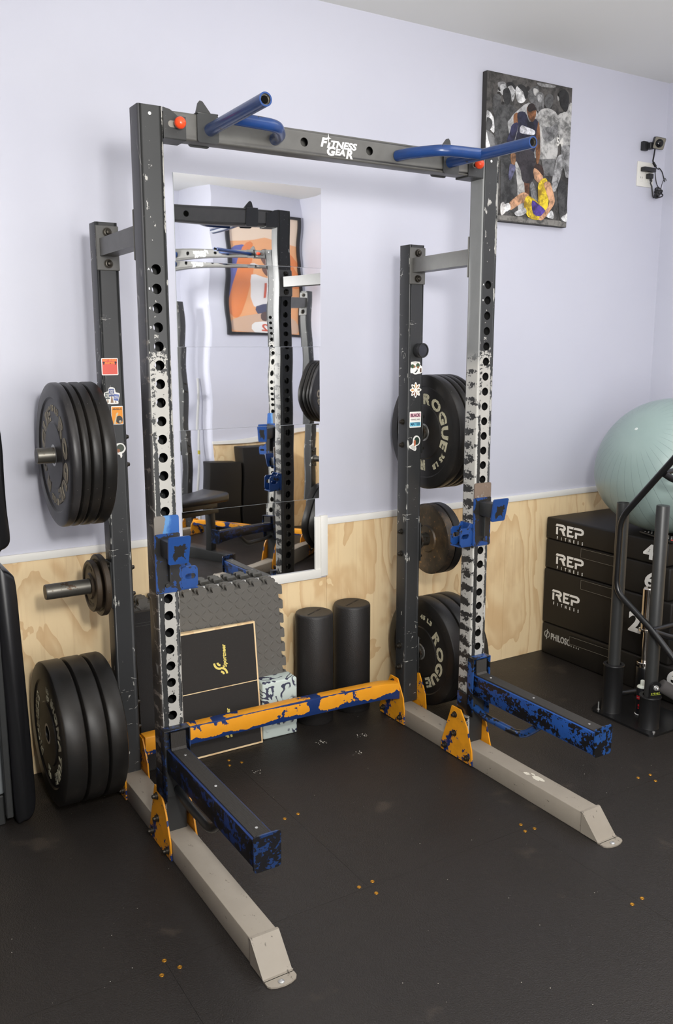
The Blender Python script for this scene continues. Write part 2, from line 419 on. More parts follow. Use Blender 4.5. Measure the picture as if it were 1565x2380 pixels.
def copy_tree(o, parent=None):
    c = o.copy(); COL.objects.link(c); c.parent = parent
    WPOS[c.as_pointer()] = WPOS.get(o.as_pointer(), Vector((0, 0, 0)))
    for ch in list(o.children): copy_tree(ch, c)
    return c
def struct(name, g, mat, parent=None, **k):
    return part(name, g, mat, parent, kind='structure' if parent is None else None, **k)
def smoothpoly(p, k=4):
    n = len(p); out = []
    for i in range(n):
        a, b, c, d = p[i-1], p[i], p[(i+1) % n], p[(i+2) % n]
        for j in range(k):
            t = j/k; t2 = t*t; t3 = t2*t
            out.append(tuple(0.5*((2*b[m]) + (-a[m]+c[m])*t + (2*a[m]-5*b[m]+4*c[m]-d[m])*t2 + (-a[m]+3*b[m]-3*c[m]+d[m])*t3) for m in (0, 1)))
    return out
def rrect(a0, a1, b0, b1, r, n=4):
    out = []
    for cx, cy, s in ((a1-r, b1-r, 0), (a0+r, b1-r, 1), (a0+r, b0+r, 2), (a1-r, b0+r, 3)):
        for i in range(n+1):
            q = pi/2*(s+i/n); out.append((cx+r*cos(q), cy+r*sin(q)))
    return out
def circ(a, b, r, n=20, ry=None): return [(a+r*cos(2*pi*i/n), b+(ry or r)*sin(2*pi*i/n)) for i in range(n)]

PH = radians(.402); WD = .7405
def wl(x, z, off=0.0):
    """point on the rack side wall: x along it, off in front of it"""
    return Vector((x*cos(PH)+off*sin(PH), WD+x*sin(PH)-off*cos(PH), z))
def wallbox(g, x0, x1, o0, o1, z0, z1, bev=0.0):
    xf = Matrix.Translation((0, WD, 0)) @ Matrix.Rotation(PH, 4, 'Z')
    return g.box(x0, x1, -o1, -o0, z0, z1, bev, 2, xf)

# ------------------------------------------------------------------ room shell
XL, XR, YB, ZC = -3.0, 2.985, -3.35, 2.772
g = G(); g.box(XL-.1, XR+.1, YB-.1, .86, -.12, -.012); floor = struct('floor', g, Mat('subfloor', lin((30, 30, 30)), .8).m)
rng = random.Random(4)
rows = [(-3.3, -2.265, .427), (-2.265, -1.361, .427), (-1.361, -.457, -.175), (-.457, .446, .427), (.446, .765, -.175)]
for y0, y1, ph in rows:
    x = ph - 1.2*3
    while x < XR:
        a, b = max(x, XL), min(x+1.2, XR)
        if b-a > .02:
            m = G(); top = 0.0
            m.box(a+.0004, b-.0004, y0+.0004, y1-.0004, -.012, top)
            part('rubber_mat', m, M['floor'], floor)
        x += 1.2
brass = Mat('brass_screw', lin((190, 136, 48)), .4, .8).m
sg = None
for x, y in [(.418, .466), (.403, .427), (.451, .4256), (.399, -.0066), (.4502, -.0034), (.4039, -.4427), (.4509, -.4403), (.4297, -.4915), (-.1754, -.4446), (-.1994, -.491), (-.1512, -.4868), (1.0251, -.4348), (1.0462, -.4749), (1.0099, -.4705), (1.5977, -.4197), (1.6524, -.427), (1.6313, -.4664), (1.0439, -.8967), (.999, -.9006), (1.6109, .0014)]:
    g = G(); g.lathe([(.0002, .0062), (.0016, .0055), (.0018, .004), (.0008, .0025), (.0008, 0)], (x, y, 0), 'z', 14, False)
    part('floor_screw', g, brass, floor, origin=(x, y, 0))
# crumbs and chalk on the mats
g = G()
for i in range(260):
    x = rng.uniform(-1, 2.2); y = rng.uniform(-1.5, .7); r = rng.choice([.0006, .0008, .001, .0016])
    c = Vector((x, y, r*.5)); g.add([c+Vector((r, 0, 0)), c+Vector((-r*.6, r, 0)), c+Vector((-r*.5, -r*.8, 0)), c+Vector((0, 0, r*.7))], [[0, 1, 3], [1, 2, 3], [2, 0, 3], [0, 2, 1]])
for cx, cy, n in ((.79, .42, 24), (.95, .385, 22), (.86, .26, 14), (.47, .33, 10), (1.7, .5, 10)):
    for i in range(n):
        r = rng.uniform(.001, .0028); c = Vector((rng.gauss(cx, .014), rng.gauss(cy, .008), .0006))
        g.add([c+Vector((r, 0, 0)), c+Vector((-r*.6, r, 0)), c+Vector((-r*.5, -r*.8, 0)), c+Vector((0, 0, r*.4))], [[0, 1, 3], [1, 2, 3], [2, 0, 3], [0, 2, 1]])
o = part('chalk_crumbs', g, Mat('chalk', lin((205, 200, 188)), .9).m, floor, kind='stuff')

g = G()
n = 60
wallbox(g, XL, XR+.05, -.12, 0.0, -.1, ZC+.1)
struct('wall_back', g, M['wall'])
WB = bpy.data.objects['wall_back']; WPOS[WB.as_pointer()] = Vector((0, 0, 0))
# plywood dado sheets, seams open by a hair
PT = .7805
for a, b in ((XL, -1.68), (-1.68, -.46), (-.46, .3702), (.3702, 1.006), (1.006, 2.004), (2.004, XR)):
    g = G(); top = PT if not (a > .3 and b < 1.1) else .5562
    wallbox(g, a+.0006, b-.0006, 0, .006, 0, top); part('plywood_panel', g, M['ply'], WB)
# chair rail
g = G()
wallbox(g, XL, .36, 0, .012, .781, .8085, .0015); struct('trim_1', g, M['trim'])
g = G(); wallbox(g, 1.0065, XR, 0, .012, .7805, .8085, .0015); struct('trim_2', g, M['trim'])
# stepped frame below the mirror
g = G(); wallbox(g, .9755, 1.0065, 0, .016, .565, .822, .0015); struct('trim_3', g, M['trim'])
g = G(); wallbox(g, .35, .9755, 0, .016, .560, .596, .0015); struct('trim_4', g, M['trim'])
g = G(); wallbox(g, .951, .9755, 0, .010, .596, .818, .001); struct('trim_5', g, M['trim'])

g = G(); g.box(XR, XR+.1, YB, .9, -.1, ZC+.1); struct('wall_right', g, M['wall'])
g = G(); g.box(XR-.006, XR, -2.8, .74, 0, PT); wr = bpy.data.objects['wall_right']; part('plywood_panel', g, M['ply'], wr)
g = G(); g.box(XR-.012, XR, -2.8, .74, PT, PT+.028); struct('trim_6', g, M['trim'])
g = G(); g.box(XL-.1, XL, YB, .9, -.1, ZC+.1); struct('wall_left', g, M['wall'])
g = G(); g.box(2.13, XR, YB, -2.8, -.1, ZC+.1); struct('wall_front', g, M['wall']); wf = bpy.data.objects['wall_front']
g = G(); g.box(2.13, XR, -2.8, -2.794, 0, PT); part('plywood_panel', g, M['ply'], wf)
g = G(); g.box(XL-.1, XR, YB-.1, YB, -.1, ZC+.1); struct('wall_rear', g, M['wall'])
g = G(); g.box(2.12, XR, -2.794, -2.782, PT, PT+.028); struct('trim_7', g, M['trim'])
g = G(); g.box(XL-.1, XR+.1, YB-.1, .95, 2.7715, 2.9)
struct('ceiling', g, M['ceil'])

# ------------------------------------------------------------------ mirror of five acrylic tiles
mir = thing('wall_mirror', 'tall wall mirror made of five stacked wavy tiles behind the power rack', 'mirror', wl(.68, .6067, .004))
mm = Mat('mirror_glass', lin((240, 242, 244)), .015, 1.0)
mm.m.node_tree.nodes['Principled BSDF'].inputs['Base Color'].default_value = (.86, .87, .88, 1)
edge = Mat('mirror_edge', lin((225, 230, 228)), .3).m
zt = [.598, .8943, 1.1999, 1.5041, 1.806, 2.1065]
for i in range(5):
    z0, z1 = zt[i]+.0006, zt[i+1]-.0006
    xa, xb = .374+(.383-.374)*i/4.0, (.953 if i == 0 else .9725+.015*(i-1)/3.0)
    g = G(); nx, nz = 24, 20; vs = []; fs = []
    for a in range(nx+1):
        for b in range(nz+1):
            u, w = a/nx, b/nz
            A = [.00025, .0003, .0003, .0006, .0007][i]
            off = .0045 + A*sin(pi*w) * (1 if i % 2 else .8) + .00035*sin(2*pi*(u*1.1+.13*i))*(.6+.4*w) + .0002*sin(2*pi*(w*1.4+u*.5+.2*i))
            if i > 0 and i < 4: pass
            vs.append(wl(xa+(xb-xa)*u, z0+(z1-z0)*w, off))
    for a in range(nx):
        for b in range(nz):
            k = a*(nz+1)+b; fs.append([k, k+nz+1, k+nz+2, k+1])
    g.mat(mm.m).add(vs, fs)
    g.mat(edge); wallbox(g, xa, xb, .0002, .0035, z0, z1)
    part('mirror_tile', g, None, mir)

# ------------------------------------------------------------------ power rack
W, UW, UD, HB, HT, H2 = 1.1653, .0696, .0653, .0705, 2.1218, 1.8783
HZ = [1.7074-.0508*i for i in range(30)]
def holed_tube(g, x0, x1, y0, y1, z0, z1, holes, r, mf, ms_l, ms_r, mb, fn=lambda p: p, back=True, t=.003, mi=None):
    """square tube along z, holes through the -y and +y faces"""
    c = .006; cx = (x0+x1)/2; hw = min((x1-x0)/2-c, .022); f_start = len(g.f)
    F = lambda x, y, z: fn(Vector((x, y, z)))
    def face(y, s, yi, m, hl):
        g.mat(m); zs = [z0]; hs = sorted(hl)
        # side strips
        for a, b in ((x0+c, cx-hw), (cx+hw, x1-c)):
            g.add([F(a, y, z0), F(b, y, z0), F(b, y, z1), F(a, y, z1)], [[0, 1, 2, 3]])
        prev = z0; hh = .0225
        for h in hs:
            if h-hh > prev+1e-5: g.add([F(cx-hw, y, prev), F(cx+hw, y, prev), F(cx+hw, y, h-hh), F(cx-hw, y, h-hh)], [[0, 1, 2, 3]])
            n = 24; vs = []; fs = []
            for i in range(n):
                q = 2*pi*i/n + pi/4; ca, sa = cos(q), sin(q); k = 1/max(abs(ca), abs(sa))
                vs.append(F(cx+ca*k*hw, y, h+sa*k*hh)); vs.append(F(cx+ca*r, y, h+sa*r)); vs.append(F(cx+ca*r, yi, h+sa*r))
            for i in range(n):
                j = (i+1) % n; fs.append([3*i, 3*j, 3*j+1, 3*i+1])
            g.add(vs, fs); b_ = len(g.v)-len(vs); g.mat(mi or M['black_clean'])
            for i in range(n):
                j = (i+1) % n; g.f.append([b_+3*i+1, b_+3*j+1, b_+3*j+2, b_+3*i+2]); g.mi.append(g.cur)
            g.mat(m); prev = h+hh
        if z1 > prev: g.add([F(cx-hw, y, prev), F(cx+hw, y, prev), F(cx+hw, y, z1), F(cx-hw, y, z1)], [[0, 1, 2, 3]])
    face(y0, -1, y0+t, mf, holes)
    face(y1, 1, y1-t, mb, holes if back else [])
    for xx, m in ((x0, ms_l), (x1, ms_r)):
        g.mat(m); g.add([F(xx, y0+c, z0), F(xx, y1-c, z0), F(xx, y1-c, z1), F(xx, y0+c, z1)], [[0, 1, 2, 3]])
    for sx, sy, m in ((x0, y0, ms_l), (x1, y0, mf), (x0, y1, mb), (x1, y1, mb)):
        g.mat(m); dx = 1 if sx == x0 else -1; dy = 1 if sy == y0 else -1; ccx, ccy = sx+dx*c, sy+dy*c; vs = []
        for i in range(5):
            q = pi/2*i/4; px, py = ccx-dx*c*cos(q), ccy-dy*c*sin(q); vs += [F(px, py, z0), F(px, py, z1)]
        g.add(vs, [[2*i, 2*i+2, 2*i+3, 2*i+1] for i in range(4)])
    g.mat(mi or M['black_clean'])       # cap + dark inner walls
    g.add([F(x0+c, y0, z1), F(x1-c, y0, z1), F(x1, y0+c, z1), F(x1, y1-c, z1), F(x1-c, y1, z1), F(x0+c, y1, z1), F(x0, y1-c, z1), F(x0, y0+c, z1)], [list(range(8))])
    i0, i1, j0, j1 = x0+t, x1-t, y0+t, y1-t
    A0, A1 = F(cx, (y0+y1)/2, z0), F(cx, (y0+y1)/2, z1); ad = (A1-A0).normalized()
    for k_ in range(f_start, len(g.f)):
        f_ = g.f[k_]; p_ = [g.v[i] for i in f_]; c_ = sum(p_, Vector())/len(p_); n_ = (p_[1]-p_[0]).cross(p_[2]-p_[1])
        r_ = (c_-A0) - ad*(c_-A0).dot(ad)
        if abs(n_.normalized().dot(ad)) > .9: r_ = c_-(A0+A1)/2
        if n_.dot(r_) < 0: g.f[k_] = f_[::-1]
    g.add([F(i0, j0, z0), F(i0, j1, z0), F(i0, j1, z1), F(i0, j0, z1), F(i1, j0, z0), F(i1, j1, z0), F(i1, j1, z1), F(i1, j0, z1)], [[0, 1, 2, 3], [4, 5, 6, 7]])
inside = Mat('tube_inside', lin((22, 21, 20)), .8).m

rack = thing('power_rack', 'black half rack with scuffed uprights, orange gussets and grey feet, nearest the camera', 'rack', (.61, -.05, 0))
def bolt(par, p, d, r=.0095, name='bolt', m=None):
    g = G(); p = Vector(p); d = Vector(d).normalized()
    g.lathe([(0, r*1.25), (.0015, r*1.25), (.0015, r), (.008, r), (.009, r*.7), (.015, r*.62), (.0165, r*.4), (.0165, 0)], p, d, 12, False)
    return part(name, g, m or M['bolt'], par, origin=p, smooth=40)

ups = []
for k, (xa, ml, mr) in enumerate(((0, M['side_outer'], M['side_inner']), (W, M['side_inner'], M['side_outer']))):
    g = G(); holed_tube(g, xa, xa+UW, 0, UD, HB, HT, HZ, .0138, M['up_front'] if k == 0 else M['up_front_right'], ml, mr, M['black'], mi=inside)
    up = part('front_upright', g, None, rack, origin=(xa+UW/2, UD/2, 0), smooth=30); ups.append(up)
    # welded top cap lip and hole letters
    for i in range(26):
        g = G()
        if i not in ((0, 1, 2, 3, 18, 21) if k == 0 else (0, 1)): continue
        g.text(chr(65+i), .0078, (lambda a, b, t, z=HZ[i], x=xa: Vector((x+.0140+a, -.0003-t, z+b))), .0003, .02)
        part('hole_letter', g, M['white_print'], up)
    g = G(); g.prism(circ(.033, 2.1005, .0042, 14), lambda a, b, t, x=xa: Vector((x+a, -.0002-t, b)), 0, .0002); part('bright_hole_dot', g, M['white_print'], up)  # white disc stands in for a small hole with light showing through
posts = []
for k, xa in enumerate((.004, 1.185)):
    g = G(); holed_tube(g, xa, xa+UW, .428, .4933, HB, H2, [], .01, M['post'], M['post'], M['post'], M['post'], mi=inside)
    p = part('rear_post', g, None, rack, origin=(xa+UW/2, .46, 0), smooth=30); posts.append(p)
    sg = -1 if k == 0 else 1; xo = xa if k == 0 else xa+UW; xi = xa+UW if k == 0 else xa
    for zc in (1.172, .7365, .262):
        g = G(); g.mat(M['black_clean']); g.box(min(xo, xo+sg*.006), max(xo, xo+sg*.006), .427, .495, zc-.078, zc+.078, .002, 1)
        g.mat(M['steel']); x0 = xo+sg*.006
        g.lathe([(0, .036), (.010, .036), (.012, .030), (.018, .025), (.199, .025), (.203, .0235), (.203, 0)], (x0, .46, zc), 'x', 32, False, sg)
        s = part('weight_sleeve', g, None, rack, origin=(xo, .46, zc), smooth=40)
        for dz in (-.045, .045): bolt(p, (xi, .46, zc+dz), (-sg, 0, 0), .010)
        for dz in (-.062, .062): bolt(s, (xo+sg*.006, .445, zc+dz), (sg, 0, 0), .008)

rails = []
for k, xa in enumerate((.002, 1.151)):
    xb = xa+.0755
    g = G(); g.box(xa, xb, -.571, .548, 0, HB, .004, 2)
    r = part('base_rail', g, M['rail'], rack, origin=(xa+.038, 0, 0)); rails.append(r)
    g = G(); x0, x1 = xa-.0022, xb+.0022
    P = [(-.566, HB+.0025), (-.574, HB+.0025), (-.641, .0045), (-.650, .0045)]
    Q = [(-.566, HB+.0002), (-.5735, HB-.001), (-.640, .0005), (-.650, .0003)]
    poly = P + Q[::-1]
    g.prism(poly, lambda a, b, t: Vector((t, a, b)), x0, x1)
    for xx in (x0, x1-.0022): g.prism([(-.571, HB), (-.571, .003), (-.6385, .003)], lambda a, b, t: Vector((t, a, b)), xx, xx+.0022)
    tp = [(x1, -.648)] + [((x0+x1)/2+(x1-x0)/2*cos(q), -.648-.036*sin(q)) for q in [pi*i/14 for i in range(1, 14)]] + [(x0, -.648)]
    tp = [(x1, -.648), (x1, -.664), (x1-.006, -.673), (x1-.02, -.679), (xa+.038, -.682), (x0+.02, -.679), (x0+.006, -.673), (x0, -.664), (x0, -.648)]
    g.prism(tp, lambda a, b, t: Vector((a, b, t)), .0004, .0045)
    fp = part('foot_plate', g, M['rail'], rack, origin=(xa+.038, -.64, 0), smooth=30)
    g = G(); g.lathe([(0, .0085), (.002, .008), (.004, .005), (.0042, 0)], (xa+.034, -.667, .0045), 'z', 14, False); part('bolt', g, M['zinc'], fp)
# paint-flake sticker rest on the right rail
g = G(); rg = random.Random(3)
for cx_, cy_, rr_ in ((1.192, -.335, .020), (1.186, -.290, .011), (1.199, -.305, .007)):
    g.prism([(rr_*(.6+.6*rg.random())*cos(2*pi*i/18)*.7, rr_*(.6+.7*rg.random())*sin(2*pi*i/18)*1.2) for i in range(18)], lambda a, b, t, cx_=cx_, cy_=cy_: Vector((cx_+a, cy_+b, t)), HB+.0002, HB+.0006)
part('label_remnant', g, plain((222, 216, 200), .6), rails[1])

# gusset plates
FG = [(.072, .196), (.022, .196), (-.016, .142), (-.045, .06), (-.050, .004), (.131, .004), (.131, .03)]
RG = [(.470, .186), (.420, .186), (.380, .115), (.372, .06), (.372, .004), (.540, .004), (.546, .03)]
def gusset(poly, xc, side, bolts, par):
    g = G(); g.prism(poly, lambda a, b, t: Vector((xc+side*t, a, b)), 0, .005)
    o = part('gusset_plate', g, M['orange'], par, origin=(xc, poly[0][0], .1), smooth=20)
    for y, z in bolts: bolt(o, (xc+side*.005, y, z), (side, 0, 0), .0095)
FB = [(.052, .168), (.052, .095), (.105, .028), (-.024, .026)]
RB = [(.45, .165), (.395, .03), (.515, .03)]
for k, (xu, xr) in enumerate(((0, .002), (W, 1.151))):
    gusset(FG, min(xu, xr)-.0003, -1, FB, rack); gusset(FG, max(xu+UW, xr+.0755)+.0003, 1, FB[:2], rack)
    xp = (.004, 1.185)[k]
    gusset(RG, min(xp, xr)-.0003 if k == 0 else xr-.0003, -1, RB, rack); gusset(RG, max(xp+UW, xr+.0755)+.0003, 1, RB, rack)
# lower cross member (slightly bowed)
g = G(); n = 16; vs = []; fs = []; pr = rrect(-.0245, .0245, -.033, .033, .004, 2)
for i in range(n+1):
    u = i/n; x = .0835+(1.1455-.0835)*u; zc = .1615-.014*u + .006*sin(pi*u) - (.010 if u > .93 else 0)*(u-.93)/.07
    for a, b in pr: vs.append(Vector((x, .4275+a, zc+b)))
m = len(pr)
for i in range(n):
    for j in range(m):
        j2 = (j+1) % m; fs.append([i*m+j, i*m+j2, (i+1)*m+j2, (i+1)*m+j])
fs += [list(range(m)), [n*m+j for j in range(m)]]
g.add(vs, fs); part('lower_crossmember', g, M['bar'], rack, origin=(.61, .4275, .16))

# side braces
for k, (xu, xp) in enumerate(((0, .004), (W, 1.185))):
    g = G(); g.mat(M['beam']); bz0, bz1 = 1.777, 1.829; xa, xb = xu+.010, xu+.060
    vs = [(xa, UD+.004, bz0), (xb, UD+.004, bz0), (xb, UD+.004, bz1), (xa, UD+.004, bz1), (xp+.01, .424, bz0), (xp+.06, .424, bz0), (xp+.06, .424, bz1), (xp+.01, .424, bz1)]
    g.add(vs, [[0, 1, 2, 3], [7, 6, 5, 4], [0, 4, 5, 1], [1, 5, 6, 2], [2, 6, 7, 3], [3, 7, 4, 0]])
    g.box(xp-.001, xp+UW+.001, .423, .428, 1.735, 1.868, .002, 1)
    g.box(xu-.001, xu+UW+.001, UD, UD+.005, 1.735, 1.868, .002, 1)
    b = part('side_brace', g, None, rack, origin=(xu+.035, .25, 1.80), smooth=30)
    for z in (1.848, 1.755): bolt(b, (xp+.035, .423, z), (0, -1, 0), .0115)
    for z in (1.848, 1.755): bolt(b, (xu+.035, UD+.005, z), (0, 1, 0), .0115)

# pull-up beam with holes
g = G(); swap = lambda p: Vector((p.z, p.y, p.x))
holed_tube(g, 2.0475, 2.1165, 0.004, .060, .078, 1.157, [.4964, .7218], .0125, M['beam'], M['beam'], M['beam'], M['beam'], swap, mi=inside)
beam = part('pull_up_beam', g, None, rack, origin=(.6177, .03, 2.082), smooth=30)
mw = lambda x0, z0: (lambda a, b, t: Vector((x0+a, .0037-t, z0+b)))
g = G()
g.text('F', .034, mw(.559, 2.0875), .0004, .038, .22, sx=1.15); g.text('TNESS', .026, mw(.628, 2.0855), .0004, .038, .22, 1.0, sx=1.23)
g.text('l', .017, mw(.5765, 2.0815), .0004, .10, .22, sx=1.5)
g.text('G', .034, mw(.5835, 2.0655), .0004, .038, .22, sx=1.15); g.text('EA', .0245, mw(.6165, 2.0655), .0004, .038, .22, 1.0, sx=1.2); g.text('R', .034, mw(.6480, 2.0630), .0004, .038, .22, sx=1.1)
st = []
for i in range(16):
    q = pi/2 + 2*pi*i/16; r = (.0135 if i % 8 == 0 else .010) if i % 4 == 0 else .0034; st.append((r*cos(q), r*sin(q)))
g.prism(st, lambda a, b, t: Vector((.5775+a, .0037-t, 2.1015+b)), 0, .0004)
g.mats = []; part('beam_lettering', g, M['white_print'], beam)
for k, (xa, xb, s) in enumerate(((UW, .133, 1), (W-.063, W, -1))):
    g = G(); y0, y1, z0, z1 = -.001, .065, 2.043, 2.121
    xs, xe = (xa, xb) if s > 0 else (xb, xa)
    for yy in (y0, y1-.004):
        poly = [(0, z0), (0, z1), (.020, z1-.004), (.040, z1-.018), (.063, z1-.018), (.063, z0+.001)]
        g.prism(poly, lambda a, b, t: Vector((xs+s*a, t, b)), yy, yy+.004)
    g.box(min(xs, xe), max(xs, xe), y0, y1, z0, z0+.004, .001, 1)
    b = part('beam_bracket', g, M['black'], rack, origin=(xs, .03, 2.08), smooth=25)
    g = G(); g.prism(rrect(-.017, .017, -.0085, .0085, .008, 5), lambda a, b2, t: Vector((xs+s*.030+a, t, 2.081+b2)), -.0018, -.0012); part('slot', g, plain((128, 124, 116), .5), b)
    g = G(); kc = Vector((xs+s*.0375, -.001, 2.081))
    g.mat(M['bolt']).cyl(kc, kc+Vector((0, -.012, 0)), .006, 12)
    g.mat(M['orange_ball']).lathe([(0, 0)]+[(.0155-.0155*cos(pi*i/12), .0155*sin(pi*i/12)) for i in range(1, 12)]+[(.031, 0)], kc+Vector((0, -.008, 0)), (0, -1, 0), 24, False)
    part('pull_knob', g, None, b, origin=kc, smooth=60)

# grip handles on the beam
for k, s in ((0, 1), (1, -1)):
    X = lambda x: x if s > 0 else 1.2235-x
    g = G(); zc = 2.078
    g.mat(M['blue_tube'])
    p0, p1 = Vector((X(.2005), .000, zc)), Vector((X(.186), -.362, zc-.003)); d = (p1-p0).normalized()
    g.lathe([(0, .0165), ((p1-p0).length, .0165), ((p1-p0).length, .0125)], p0, d, 28, False)
    g.mat(M['steel']).lathe([(0, .0125), (.006, .0118), (.006, .0095)], p1, -d, 28, False)
    g.mat(inside).lathe([((p1-p0).length-.006, .0095), (.25, .0095), (.25, 0)], p0, d, 20, False)
    g.mat(M['blue_tube']).tube([(X(.4005), .002, zc), (X(.392), -.045, zc), (X(.335), -.137, zc), (X(.200), -.150, zc)], .0165, 20, .035)
    g.mat(M['black_clean']).prism(rrect(-.031, .031, -.037, .037, .008), lambda a, b, t: Vector((X(.195)+a, .0005-t, 2.081+b)), 0, .005)
    g.prism(rrect(-.031, .031, -.037, .037, .008), lambda a, b, t: Vector((X(.195)+a, .061+t, 2.081+b)), 0, .004)
    g.box(X(.195)-.031, X(.195)+.031, -.004, .065, 2.1168, 2.1205, .001, 1)
    ear = [(-.024, 2.119), (-.016, 2.150), (-.010, 2.157), (-.002, 2.155), (.028, 2.119)]
    g.prism([(a*s, b) for a, b in ear], lambda a, b, t: Vector((X(.195)+a, t, b)), .024, .029)
    part('grip_handle', g, None, rack, origin=(X(.2), -.1, 2.08), smooth=50)

# ---- stickers on the rear posts
def layers(g, shapes, fn, t0=.0002, dt=.00012):
    for i, (c, poly) in enumerate(shapes): g.mat(plain(c, .45)).prism(poly, fn, t0+dt*i, t0+dt*(i+1))
def fr(x0, z0): return lambda a, b, t: Vector((x0+a, .428-t, z0+b))
wht = (240, 238, 232)
g = G(); f = fr(.0292, 1.443)
layers(g, [(wht, rrect(-.0265, .0265, -.0265, .0265, .003)), ((222, 92, 78), rrect(-.0238, .0238, -.024, .024, .001))], f)
g.mat(plain((246, 158, 60), .5)).text('SAY THEIR\nNAMES', .0094, lambda a, b, t: f(a, b+.0155, .0006+t), .0001, .02, lsp=.9)
for sx in (-.019, .019): layers(g, [((52, 42, 44), circ(sx, .0125, .0034, 10)), ((52, 42, 44), [(sx-.0014, .010), (sx+.0014, .010), (sx+.0014, .0055), (sx-.0014, .0055)])], f, .0005)
part('sticker', g, None, posts[0], 'red square sticker with orange words SAY THEIR NAMES', smooth=0)
g = G(); f = fr(.031, 1.352)
layers(g, [(wht, smoothpoly([(-.022, -.024), (.018, -.026), (.020, -.019), (.026, .002), (.024, .008), (.013, .011), (.010, .024), (-.004, .027), (-.010, .022), (-.012, .014), (-.024, .010), (-.024, -.008)], 2)),
 ((70, 84, 84), [(-.021, .010), (-.006, .010), (-.006, -.010), (-.021, -.010)]), ((84, 96, 142), [(-.009, .022), (.008, .022), (.008, -.002), (-.009, -.002)]), ((92, 112, 176), [(.007, .006), (.023, .003), (.020, -.017), (.005, -.014)]),
 ((140, 110, 84), [(-.014, -.010), (-.012, -.010), (-.011, -.021), (-.016, -.021)]), ((150, 124, 100), [(-.002, -.002), (.001, -.002), (.005, -.022), (-.005, -.022)]), ((160, 130, 110), [(.011, -.015), (.013, -.016), (.014, -.022), (.009, -.022)])], f)
g.mat(plain(wht, .5)).text('BLACK\nLIVES\nMATTER', .0060, lambda a, b, t: f(a-.0135, b+.000, .0012+t), .0001, .02, lsp=.85, sx=.62)
g.text('BLACK\nLIVES\nMATTER', .0062, lambda a, b, t: f(a-.0005, b+.0105, .0012+t), .0001, .02, lsp=.9, sx=.68)
g.text('BLACK\nMATTER', .0058, lambda a, b, t: f(a+.014, b-.005, .0012+t), .0001, .02, lsp=.9, sx=.62)
part('sticker', g, None, posts[0], 'white die-cut sticker of three protest placards', smooth=0)
g = G(); f = fr(.0455, 1.290)
layers(g, [(wht, rrect(-.0185, .0195, -.029, .029, .002)), ((240, 152, 44), rrect(-.0168, .0178, -.0270, .0265, .001)), ((58, 54, 48), circ(.006, -.014, .0112, 20, .0125)),
 ((214, 196, 160), smoothpoly([(-.012, -.026), (-.006, -.008), (-.004, .004), (.001, .009), (.004, .006), (-.002, -.006), (-.006, -.026)], 2)), ((200, 180, 150), circ(.009, -.020, .0042, 10))], f)
g.mat(plain((60, 48, 36), .5)).text('ANGELA', .0082, lambda a, b, t: f(a+.0005, b+.0195, .0011+t), .0001, .02, sx=.92)
part('sticker', g, None, posts[0], 'orange portrait sticker headed ANGELA', smooth=0)
g = G(); f = fr(.054, 1.181)
layers(g, [(wht, smoothpoly([(-.020, .012), (-.010, .020), (.004, .019), (.013, .009), (.014, -.001), (.008, -.010), (.002, -.014), (.002, -.022), (-.003, -.028), (-.006, -.018), (-.018, -.012)], 3)), ((66, 74, 62), circ(-.003, .004, .0125, 18)), ((150, 96, 64), circ(-.010, -.004, .006, 10))], f)
part('sticker', g, None, posts[0], 'white edged round portrait sticker half behind plates', smooth=0)
X2 = 1.2215
g = G(); f = fr(X2+.001, 1.425)
layers(g, [(wht, smoothpoly([(-.024, .022), (.016, .022), (.018, .010), (.028, .004), (.028, -.019), (.010, -.024), (-.006, -.026), (-.018, -.020), (-.026, -.020), (-.027, -.004), (-.022, .008)], 2)),
 ((60, 84, 56), circ(-.017, .005, .008, 12)), ((60, 84, 56), circ(.008, .008, .009, 12)), ((150, 104, 70), circ(-.008, .004, .005, 10)), ((150, 104, 70), circ(.009, .001, .005, 10)), ((48, 52, 50), smoothpoly([(.004, -.004), (.007, -.012), (-.002, -.020), (-.008, -.018), (.001, -.012)], 2)), ((90, 66, 50), [(.018, -.002), (.025, -.003), (.025, -.018), (.017, -.018)])], f)
g.mat(plain((120, 90, 96), .5)).text('T R I B U N E', .0045, lambda a, b, t: f(a-.004, b+.0185, .0012+t), .0001)
part('sticker', g, None, posts[1], 'white die-cut sticker of three dark haired figures', smooth=0)
g = G(); f = fr(X2, 1.340); pet = []
for i in range(64):
    q = 2*pi*i/64; r = .0235+.0045*cos(8*q); pet.append((r*sin(q), r*cos(q)*1.08))
sh = [(wht, pet)]
cols = [(196, 152, 84), (176, 130, 90), (110, 92, 70), (226, 210, 186), (108, 68, 48), (128, 78, 58), (214, 150, 56), (90, 82, 58)]
for i, c in enumerate(cols):
    q = 2*pi*i/8; d = lambda r, w: (r*sin(q)+w*cos(q), (r*cos(q)-w*sin(q))*1.08)
    sh.append((c, [d(.007, -.001), d(.018, -.0032), d(.0225, 0), d(.018, .0032), d(.007, .001)]))
layers(g, sh, f, .0002, .00008)
part('sticker', g, None, posts[1], 'white flower shaped sticker with fists as petals', smooth=0)
g = G(); f = fr(X2+.0005, 1.226)
layers(g, [(wht, rrect(-.0275, .0275, -.0305, .0305, .003)), ((226, 176, 190), [(-.0255, .024), (.0255, .024), (.0255, .009), (-.0255, .009)]), ((112, 192, 216), [(-.0255, -.010), (.0255, -.010), (.0255, -.026), (-.0255, -.026)])], f)
g.mat(plain((70, 32, 46), .5)).text('BLACK', .0165, lambda a, b, t: f(a, b+.0165, .0008+t), .0001, .03, sx=.86); g.text('TRANS LIVES', .0078, lambda a, b, t: f(a, b, .0008+t), .0001, .01, sx=1.0)
